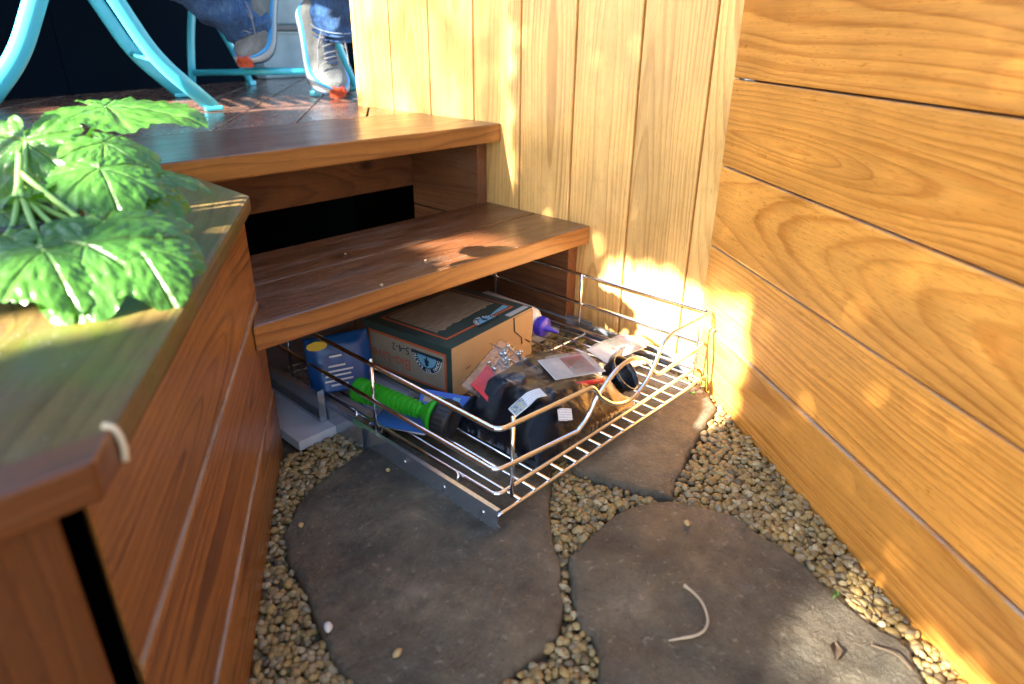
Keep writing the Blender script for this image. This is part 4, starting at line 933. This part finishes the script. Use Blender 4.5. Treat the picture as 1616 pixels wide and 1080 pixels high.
# body above the frame: ankles, torso, arms and head as one surface grown on a skeleton
me = bpy.data.meshes.new('body'); up = Vector((0, 0, 1)); ch_ = hip + up * .42 + bd * .02; nk = hip + up * .56; hdp = hip + up * .72 - bd * .03
sk = [hip, hip + up * .2, ch_, nk, hdp, hdp + up * .10]; sr = [.11, .12, .13, .055, .085, .06]; ed = [(i, i + 1) for i in range(5)]
for s in (1, -1):
    b0_ = len(sk); sk += [ch_ + nn2 * s * .17 + up * .07, ch_ + nn2 * s * .22 - up * .17, ch_ + nn2 * s * .17 - up * .26 - bd * .22, ch_ + nn2 * s * .12 - up * .28 - bd * .30]; sr += [.055, .045, .035, .03]; ed += [(2, b0_), (b0_, b0_ + 1), (b0_ + 1, b0_ + 2), (b0_ + 2, b0_ + 3)]
for hh_, kk, cc_, aa in ((hR, kR, cR, aR), (hL, kL, cL, aL)):
    b0_ = len(sk); sk += [hh_, kk, cc_, aa]; sr += [.07, .05, .04, .036]; ed += [(0, b0_), (b0_, b0_ + 1), (b0_ + 1, b0_ + 2), (b0_ + 2, b0_ + 3)]
me.from_pydata([p[:] for p in sk], ed, []); bo = bpy.data.objects.new('body', me); col.objects.link(bo)
sm = bo.modifiers.new('skin', 'SKIN'); ss = bo.modifiers.new('sub', 'SUBSURF'); ss.levels = 2
for v_, r in zip(me.skin_vertices[0].data, sr): v_.radius = (r, r)
me.skin_vertices[0].data[0].use_root = True
dg = bpy.context.evaluated_depsgraph_get(); me2 = bpy.data.meshes.new_from_object(bo.evaluated_get(dg)); bpy.data.objects.remove(bo)
link('body', me2, M['skin'], pr, smooth=True)
bm = bmesh.new(); sweep(bm, smooth_path([hip - up * .02, hip + up * .2, ch_, ch_ + up * .09, nk], 5), [.165, .16, .155, .16, .16, .165, .165, .17, .175, .18, .185, .185, .18, .17, .15, .13, .11, .09, .075, .07, .07], 28, flat=.72, up=nn2)
link('shirt', bm_mesh(bm), plain('grey_cotton', (.22, .23, .25), .9), pr, smooth=True)
bm = bmesh.new(); bmesh.ops.create_uvsphere(bm, u_segments=24, v_segments=14, radius=.105); link('hair', bm_mesh(bm), plain('brown_hair', (.05, .03, .02), .7, 0, .4, 90, bump=.002), pr, Matrix.Translation(hdp + up * .05 + bd * .022), smooth=True)

# ------------------------------------------------------------------ squash plant in a black pot on the planter
t = NT('squash_leaf'); at = t.n('ShaderNodeAttribute', attribute_name='vein'); P = t.obj(); g = t.noise(P, 45, 4, .6); g2 = t.noise(P, 14, 2)
cc = t.ramp(g, ((.3, (.030, .110, .010)), (.7, (.070, .200, .022)))); cc = t.mix(t.ramp(g2, ((.5, 0.), (.75, .4))), cc, (.09, .21, .03))
cc = t.mix(t.m('MULTIPLY', at.outputs['Fac'], .28), cc, (.15, .29, .07))
t.set(Base_Color=cc, Roughness=.33, Specular_IOR_Level=.7); t.bump(t.m('SUBTRACT', t.m('MULTIPLY', g, 1.2), at.outputs['Fac']), .0022)
tl = t.n('ShaderNodeBsdfTranslucent'); t.put(tl.inputs[0], t.mix(.6, cc, (.20, .52, .03))); mx = t.n('ShaderNodeMixShader'); mx.inputs[0].default_value = .36
t.t.links.new(t.b.outputs[0], mx.inputs[1]); t.t.links.new(tl.outputs[0], mx.inputs[2]); t.t.links.new(mx.outputs[0], t.out.inputs[0]); M['leaf'] = t.mat
M['stem'] = plain('pale_green_stem', (.19, .35, .075), .45, 0, .15, 60, bump=.0008)
LOBES = [(0, 1.0), (R(52), .86), (R(-52), .86), (R(108), .72), (R(-108), .72)]
def leaf_mesh(size, seed, droop=.5, cup=.15):
    rg = random.Random(seed); A_, N = 120, 18
    rad = []
    for k in range(A_):
        a = -math.pi + 2 * math.pi * k / A_; r = .56
        for la, lr in LOBES:
            d = abs((a - la + math.pi) % (2 * math.pi) - math.pi); r = max(r, lr * (1 - .26 * min(1, d / R(34)) ** 1.5) if d < R(44) else 0)
        if abs(a) > R(150): r *= max(.12, 1 - (abs(a) - R(150)) / R(30) * .9)
        r *= 1 + .022 * (((k * 7) % 5) / 2.5 - 1) * (1 if k % 2 else .2); rad.append(r)
    rs = [(rad[k - 2] + rad[k - 1] * 2 + rad[k] * 3 + rad[(k + 1) % A_] * 2 + rad[(k + 2) % A_]) / 9 for k in range(A_)]
    V, F, vein = [(0, 0, 0)], [], [1.]
    for j in range(1, N + 1):
        f = j / N
        for k in range(A_):
            a = -math.pi + 2 * math.pi * k / A_; rr = (rs[k] * (1 - f) + (rs[k] * .25 + rad[k] * .75) * f) * f; x, y = rr * math.cos(a), rr * math.sin(a)
            dv = 9; 
            for la, lr in LOBES:
                dl = (a - la + math.pi) % (2 * math.pi) - math.pi
                if abs(dl) < math.pi / 2:
                    px_, py_ = rr * math.cos(dl), abs(rr * math.sin(dl)); dv = min(dv, py_ + .0 if px_ < lr else 9)
                    # side veins leave the main vein at 45 degrees
                    sv = abs(((px_ - py_ * 1.1) * 5.2) % 1 - .5) / 5.2 * 2
                    if py_ < .30: dv = min(dv, .012 + abs(.5 / 2.6 - sv) * .55 + .01)
            vn = max(0, 1 - dv / .030); z = cup * .25 * rr - droop * rr * rr * .55 + .045 * min(dv, .12) / .12 * f + .035 * f * f * mnoise.noise(Vector((x * 3.2, y * 3.2, seed))) + .034 * f * mnoise.noise(Vector((x * 7, y * 7, seed))) + .012 * mnoise.noise(Vector((x * 16, y * 16, seed)))
            V.append((x * size, y * size, z * size)); vein.append(vn)
    for k in range(A_): F.append((0, 1 + k, 1 + (k + 1) % A_))
    for j in range(N - 1):
        for k in range(A_): a, b = 1 + j * A_ + k, 1 + j * A_ + (k + 1) % A_; F.append((a, a + A_, b + A_, b))
    me = bpy.data.meshes.new('leaf'); me.from_pydata(V, [], F); at_ = me.attributes.new('vein', 'FLOAT', 'POINT'); at_.data.foreach_set('value', vein); return me
pot_c = Vector((.130, .745, .4115))
pl2 = thing('squash_plant', tuple(pot_c), 'young squash plant with large lobed green leaves growing on the planter', 'plant')
pt = thing('nursery_pot', tuple(pot_c), 'black plastic nursery pot under the squash leaves', 'pot')
potm = plain('black_pot_plastic', (.012, .013, .015), .4, 0, .2)
link('pot_wall', bm_mesh(lathe_bm([(0, 0), (.042, 0), (.045, .002), (.051, .046), (.054, .046), (.055, .053), (.052, .054), (.050, .050), (.046, .042), (0, .042)], 40)), potm, pt, Matrix.Translation(pot_c + Vector((0, 0, .0003))), smooth=True)
bm = bmesh.new(); bmesh.ops.create_icosphere(bm, subdivisions=4, radius=1)
for v_ in bm.verts: v_.co = Vector((v_.co.x * .046, v_.co.y * .046, v_.co.z * .008 + .003 * mnoise.noise(v_.co * 9)))
link('potting_soil', bm_mesh(bm), plain('potting_soil', (.045, .03, .02), .95, 0, .5, 200, bump=.003), pt, Matrix.Translation(pot_c + Vector((0, 0, .043))), smooth=True)
# (pixel of the leaf's petiole joint, height, size, heading toward which the middle lobe points, tilt, roll)
IMR, IMC, IML, IMB = -47, 223, 133, 43       # image right, toward camera, image left, away
leaves = [
 ((168, 168), .537, .112, IMR + 6, 0, 5, .45), ((40, 222), .515, .075, IMC + 5, 42, 4, .5), ((165, 226), .515, .062, IMR - 14, 20, 6, .8),
 ((158, 266), .500, .066, IMC + 40, 18, 0, .8), ((218, 268), .487, .070, IMR + 5, 6, -4, .6), ((210, 296), .482, .062, IMR - 30, 34, 4, .7),
 ((165, 350), .466, .086, IMR - 2, 12, 10, .7), ((135, 386), .458, .078, IMC + 12, 24, 0, .7), ((70, 396), .458, .062, IMC + 50, 16, 0, .8), ((8, 372), .462, .055, IML + 30, 14, 0, .6), ((2, 335), .472, .042, IMC, 20, 0, .6), ((60, 292), .488, .050, IML, 14, 0, .6), ((215, 392), .452, .062, IMR - 35, 20, 4, .8)]
soil = pot_c + Vector((0, 0, .047))
main = smooth_path([soil, soil + Vector((.004, -.010, .018)), soil + Vector((.010, -.005, .036)), soil + Vector((.020, .015, .055))], 6)
tube('stem', main, [.0048 - .0001 * k for k in range(len(main))], M['stem'], pl2, 10)
for k, ((u, v), z, size, hd_a, tilt, roll, drp) in enumerate(leaves):
    c = onz(u, v, z); a = R(hd_a + rnd.uniform(-6, 6)); hx = Vector((math.cos(a), math.sin(a), 0))
    x_ = (hx * math.cos(R(tilt)) - Vector((0, 0, 1)) * math.sin(R(tilt))); y0 = Vector((0, 0, 1)).cross(hx); y_ = Matrix.Rotation(R(roll), 3, x_) @ y0
    lf = link('leaf', leaf_mesh(size, 11 + k * 5, drp), M['leaf'], pl2, frame(c, x_, y_), smooth=True)
    r_ = main[min(len(main) - 1, 2 + k)]
    midp = r_.lerp(c, .55) + Vector((0, 0, -.008))
    tube('petiole', smooth_path([r_, midp, c - Vector((0, 0, .0012))], 6), [.0026] * 6 + [.0023] * 4 + [.0020] * 3, M['stem'], lf, 8)

# ------------------------------------------------------------------ unseen shade casters added beyond the planter: two trees and a reed screen
UV_U = Vector((-math.sin(SUN_AZ), math.cos(SUN_AZ), 0)); UV_V = UV_U.cross(S).normalized()
if UV_V.z < 0: UV_V = -UV_V
def lit(u, v):
    """share of sunlight that the crown is shaped to let through at this place across the beam"""
    u0, v0 = u, v; u = u0 + .035 * mnoise.noise(Vector((u0 * 9, v0 * 9, 1))); v = v0 + .03 * mnoise.noise(Vector((u0 * 9, v0 * 9, 8)))
    if .56 < u < .67 and .30 < v < .45: return 1.
    if .02 < u < .26 and .265 < v < .372: return .34
    if v < .44: return .0
    if u < .56 and .46 < v < .72: return .012
    if .50 < u < .955 and v < .645: return 1.
    if .965 < u < 1.11 and .50 < v < .605: return 1.
    if u > 1.98 and v > .70: return .25
    if u > 1.80: return .95 if v > .52 else .3
    if 1.0 < u and v > .70: return min(.20, max(.0, (u - 1.1) * .4))
    return .0
tree = thing('tree', (-4.2, 2.2, -.03), 'unseen broad leafy tree added behind the planter to shade the path and place the sun patches', 'tree', 'added shade trees')  # added for its shade; gaps in the leaves are laid out for the sun patches
tall = thing('tree', (-13, 3.5, -.03), 'unseen tall thin-crowned tree added far behind the planter to soften the sun', 'tree', 'added shade trees')  # second added tree, set far off so partial sun falls softly
rt = random.Random(5); LV, LF = [], []; LV2, LF2 = [], []; cell = .05; la = .0008
us = np.arange(-1.0, 2.9, cell); vs = np.arange(-.5, 1.75, cell)
for u in us:
    for v in vs:
        T = max(0, lit(u + cell / 2, v + cell / 2)); tau = min(5.5, -math.log(max(T, .004)))
        lam = tau * cell * cell / la; n_ = int(lam) + (1 if rt.random() < lam - int(lam) else 0)
        for _ in range(n_):
            d = rt.uniform(3.0, 4.3) if (T < .04 or T > .9) else rt.uniform(13.0, 15.0); c = UV_U * (u + rt.random() * cell) + UV_V * (v + rt.random() * cell) - S * d
            x = Vector((rt.gauss(0, 1), rt.gauss(0, 1), rt.gauss(0, 1))).normalized(); y = x.orthogonal().normalized(); y = Matrix.Rotation(rt.uniform(0, 6.28), 3, x) @ y
            nrm_ = x.cross(y); L3, W3 = rt.uniform(.030, .044), rt.uniform(.016, .024); VL, FL_ = (LV, LF) if d < 6 else (LV2, LF2); i0 = len(VL)
            VL += [tuple(c - x * L3), tuple(c - x * .3 * L3 + y * W3 + nrm_ * .004), tuple(c + x * .45 * L3 + y * W3 * .7 + nrm_ * .003), tuple(c + x * L3), tuple(c + x * .45 * L3 - y * W3 * .7 + nrm_ * .003), tuple(c - x * .3 * L3 - y * W3 + nrm_ * .004)]
            FL_ += [(i0, i0 + 1, i0 + 2, i0 + 3), (i0, i0 + 3, i0 + 4, i0 + 5)]
me = bpy.data.meshes.new('shade_crown'); me.from_pydata(LV, [], LF)
t = NT('tree_leaf'); t.set(Base_Color=t.ramp(t.n('ShaderNodeNewGeometry').outputs['Random Per Island'], ((0, (.04, .09, .02)), (1, (.09, .17, .035)))), Roughness=.5); M['tleaf'] = t.mat
cr = link('shade_crown', me, M['tleaf'], tree); cr['kind'] = 'stuff'
me = bpy.data.meshes.new('shade_crown'); me.from_pydata(LV2, [], LF2); cr = link('shade_crown', me, M['tleaf'], tall); cr['kind'] = 'stuff'
bark = plain('grey_bark', (.10, .075, .055), .9, 0, .4, 40, bump=.006)
tc = UV_U * -.2 + UV_V * .25 - S * 3.9; base = Vector((tc.x - .6, tc.y, -.03))
tube('trunk', smooth_path([base, base + Vector((.08, .03, .8)), tc + Vector((-.1, 0, -.3)), tc + Vector((0, 0, .05))], 6), [.11 - .004 * k for k in range(19)], bark, tree, 14)
tt2 = UV_U * 2.9 + UV_V * .2 - S * 14; tube('trunk', smooth_path([Vector((tt2.x - .3, tt2.y, -.03)), Vector((tt2.x, tt2.y, 3)), tt2 + Vector((0, 0, .6))], 6), [.2 - .01 * k for k in range(13)], bark, tall, 14)
for k in range(9):
    u, v = rt.uniform(-.9, .9), rt.uniform(-.3, .30)
    e = UV_U * u + UV_V * v - S * rt.uniform(3.4, 4.2); tube('branch', smooth_path([tc + Vector((-.02, 0, -.35 + .04 * k)), tc.lerp(e, .5) + Vector((-.3, 0, -.1)), e], 6), [.035 - .0024 * q for q in range(13)], bark, tree, 8)
# reed screen, added out of view to stripe the planter top with shade
rs_ = thing('added_reed_screen', (-.42, .95, -.03), 'low unseen screen of upright reeds added behind the planter to cast shade stripes', 'screen')
reed = plain('dry_reed', (.36, .27, .14), .7, 0, .25, 30)
yv = .90; bm = bmesh.new(); sweep(bm, [(0, 0, -.03), (0, 0, .86)], .006, 6); reed_me = bm_mesh(bm); reed_me.materials.append(reed)
rr_ = random.Random(9)
while yv < 1.45:
    y = yv; x = -.42 + rr_.uniform(-.004, .004)
    link('reed', reed_me, None, rs_, Matrix.Translation((x, y, 0)) @ Matrix.Rotation(rr_.uniform(-.012, .012), 4, 'X') @ Matrix.Scale(rr_.uniform(.9, 1.25), 4, (0, 1, 0)) @ Matrix.Scale(rr_.uniform(.95, 1.02), 4, (0, 0, 1)), smooth=True)
    yv += rr_.choice((.0125, .0125, .013, .022, .030))
for z in (.10, .45, .76): tube('binding_wire', [(-.414, .83, z), (-.414, 1.46, z)], .0016, M['zinc'], rs_, 6)

# ------------------------------------------------------------------ litter on the path
root = plain('dry_root', (.45, .36, .24), .8, 0, .2, 80)
rp = [onz(u, v, ZS + .004) for u, v in ((1080, 924), (1097, 938), (1110, 955), (1117, 978), (1112, 994), (1098, 1003), (1078, 1007), (1055, 1011))]
o = tube('dried_root', smooth_path(rp, 5), [.0030, .0024, .0019] + [.0018] * 28 + [.0014] * 3 + [.001] * 2, root, None, 8); tag(o, 'curved pale dried root lying on the largest flagstone', 'root')
for (u, v, r, lab) in ((518, 990, .0065, 'pale chip of stone on the flagstone beside the planter'), (627, 1031, .005, 'ochre pebble on the flagstone beside the planter'), (474, 829, .005, 'golden pebble at the flagstone edge beside the planter'), (1084, 825, .0045, 'tan pebble alone on the largest flagstone'), (820, 660, .004, None), (612, 742, .004, 'small tan pebble by the basket slide on the flagstone')):
    if lab is None: continue
    me = bpy.data.meshes.new('pebble'); me.from_pydata([tuple(p) for p in pebble_verts(rnd.randrange(14), r, (0, 0, 0), rnd)], [], fv.tolist())
    o = link('pebble', me, plain('loose_pebble', (.62, .58, .50) if 'pale' in lab else (.42, .28, .11), .6), None, Matrix.Translation(onz(u, v, ZS + r * .5)), smooth=True); tag(o, lab, 'pebble', 'loose pebbles on the flagstones')
for (p_, r, lab) in ((onz(602, 452, .2485), .0038, 'pale wood chip at the front edge of the lower tread'), (onz(545, 402, .2485), .0022, 'tiny crumb of soil on the lower tread'), (onz(672, 412, .2485), .0026, 'small tan crumb near the sunlit patch on the lower tread')):
    me = bpy.data.meshes.new('crumb'); me.from_pydata([tuple(p) for p in pebble_verts(rnd.randrange(14), r, (0, 0, 0), rnd)], [], fv.tolist())
    tag(link('crumb', me, plain('wood_crumb', (.42, .28, .14), .8), None, Matrix.Translation(p_ + Vector((0, 0, r * .5))), smooth=True), lab, 'crumb', 'crumbs on the steps')
dl = plain('dead_leaf', (.10, .065, .035), .8, 0, .3); gl_ = plain('fresh_green_scrap', (.12, .22, .05), .6)
def scrap(name, u, v, L, W, ang, mat, label, cat, z=ZS + .004, grp=None):
    c = onz(u, v, z); me = sheet_mesh(8, 4, lambda a, b: ((a - .5) * L, (b - .5) * W * math.sin(math.pi * min(.98, max(.05, a))), .0025 * math.sin(a * 5) + .003 * (2 * b - 1) ** 2))
    o = link(name, me, mat, None, Matrix.Translation(c) @ Matrix.Rotation(R(ang), 4, 'Z') @ Matrix.Rotation(.1, 4, 'X'), smooth=True); tag(o, label, cat, grp)
scrap('dead_leaf', 1318, 1028, .030, .012, 20, dl, 'small curled dead leaf on the largest flagstone', 'leaf')
scrap('leaf_scrap', 1092, 622, .016, .006, 70, gl_, 'fresh green leaf scrap by the basket corner', 'leaf')
scrap('leaf_scrap', 1318, 940, .018, .008, 0, gl_, 'faded green leaf scrap by the gravel edge', 'leaf')
for k, (pa, pb, lab) in enumerate((((1325, 935), (1375, 975), 'thin dry stalk beside the faded leaf scrap'), ((1375, 1018), (1440, 1058), 'thin dark stalk lying near the gravel edge'))):
    a, b = onz(*pa, ZS + .004), onz(*pb, ZS + .004); o = tube('stalk', smooth_path([a, a.lerp(b, .5) + Vector((.003, -.002, .004)), b], 6), .0011, dl, None, 6); tag(o, lab, 'stalk')
for (u, v, s) in ((960, 462, .0), (955, 470, 0)): pass
for k, (x, y) in enumerate(((1.06, .86), (1.03, .89), (1.075, .80))):
    me = sheet_mesh(6, 4, lambda a, b: ((a - .5) * .04, (b - .5) * .018 * math.sin(math.pi * min(.97, max(.04, a))), .004 * math.sin(a * 4)))
    o = link('dead_leaf', me, plain('yellowed_leaf', (.30, .22, .05), .7), None, Matrix.Translation((x, y, .020 if y > .88 else .008)) @ Matrix.Rotation(k * 1.7, 4, 'Z'), smooth=True); tag(o, ('yellowed dead leaf beside the slide under the basket', 'yellowed dead leaf on the grey base panel', 'yellowed dead leaf on the gravel under the basket')[k], 'leaf', 'dead leaves under the basket')
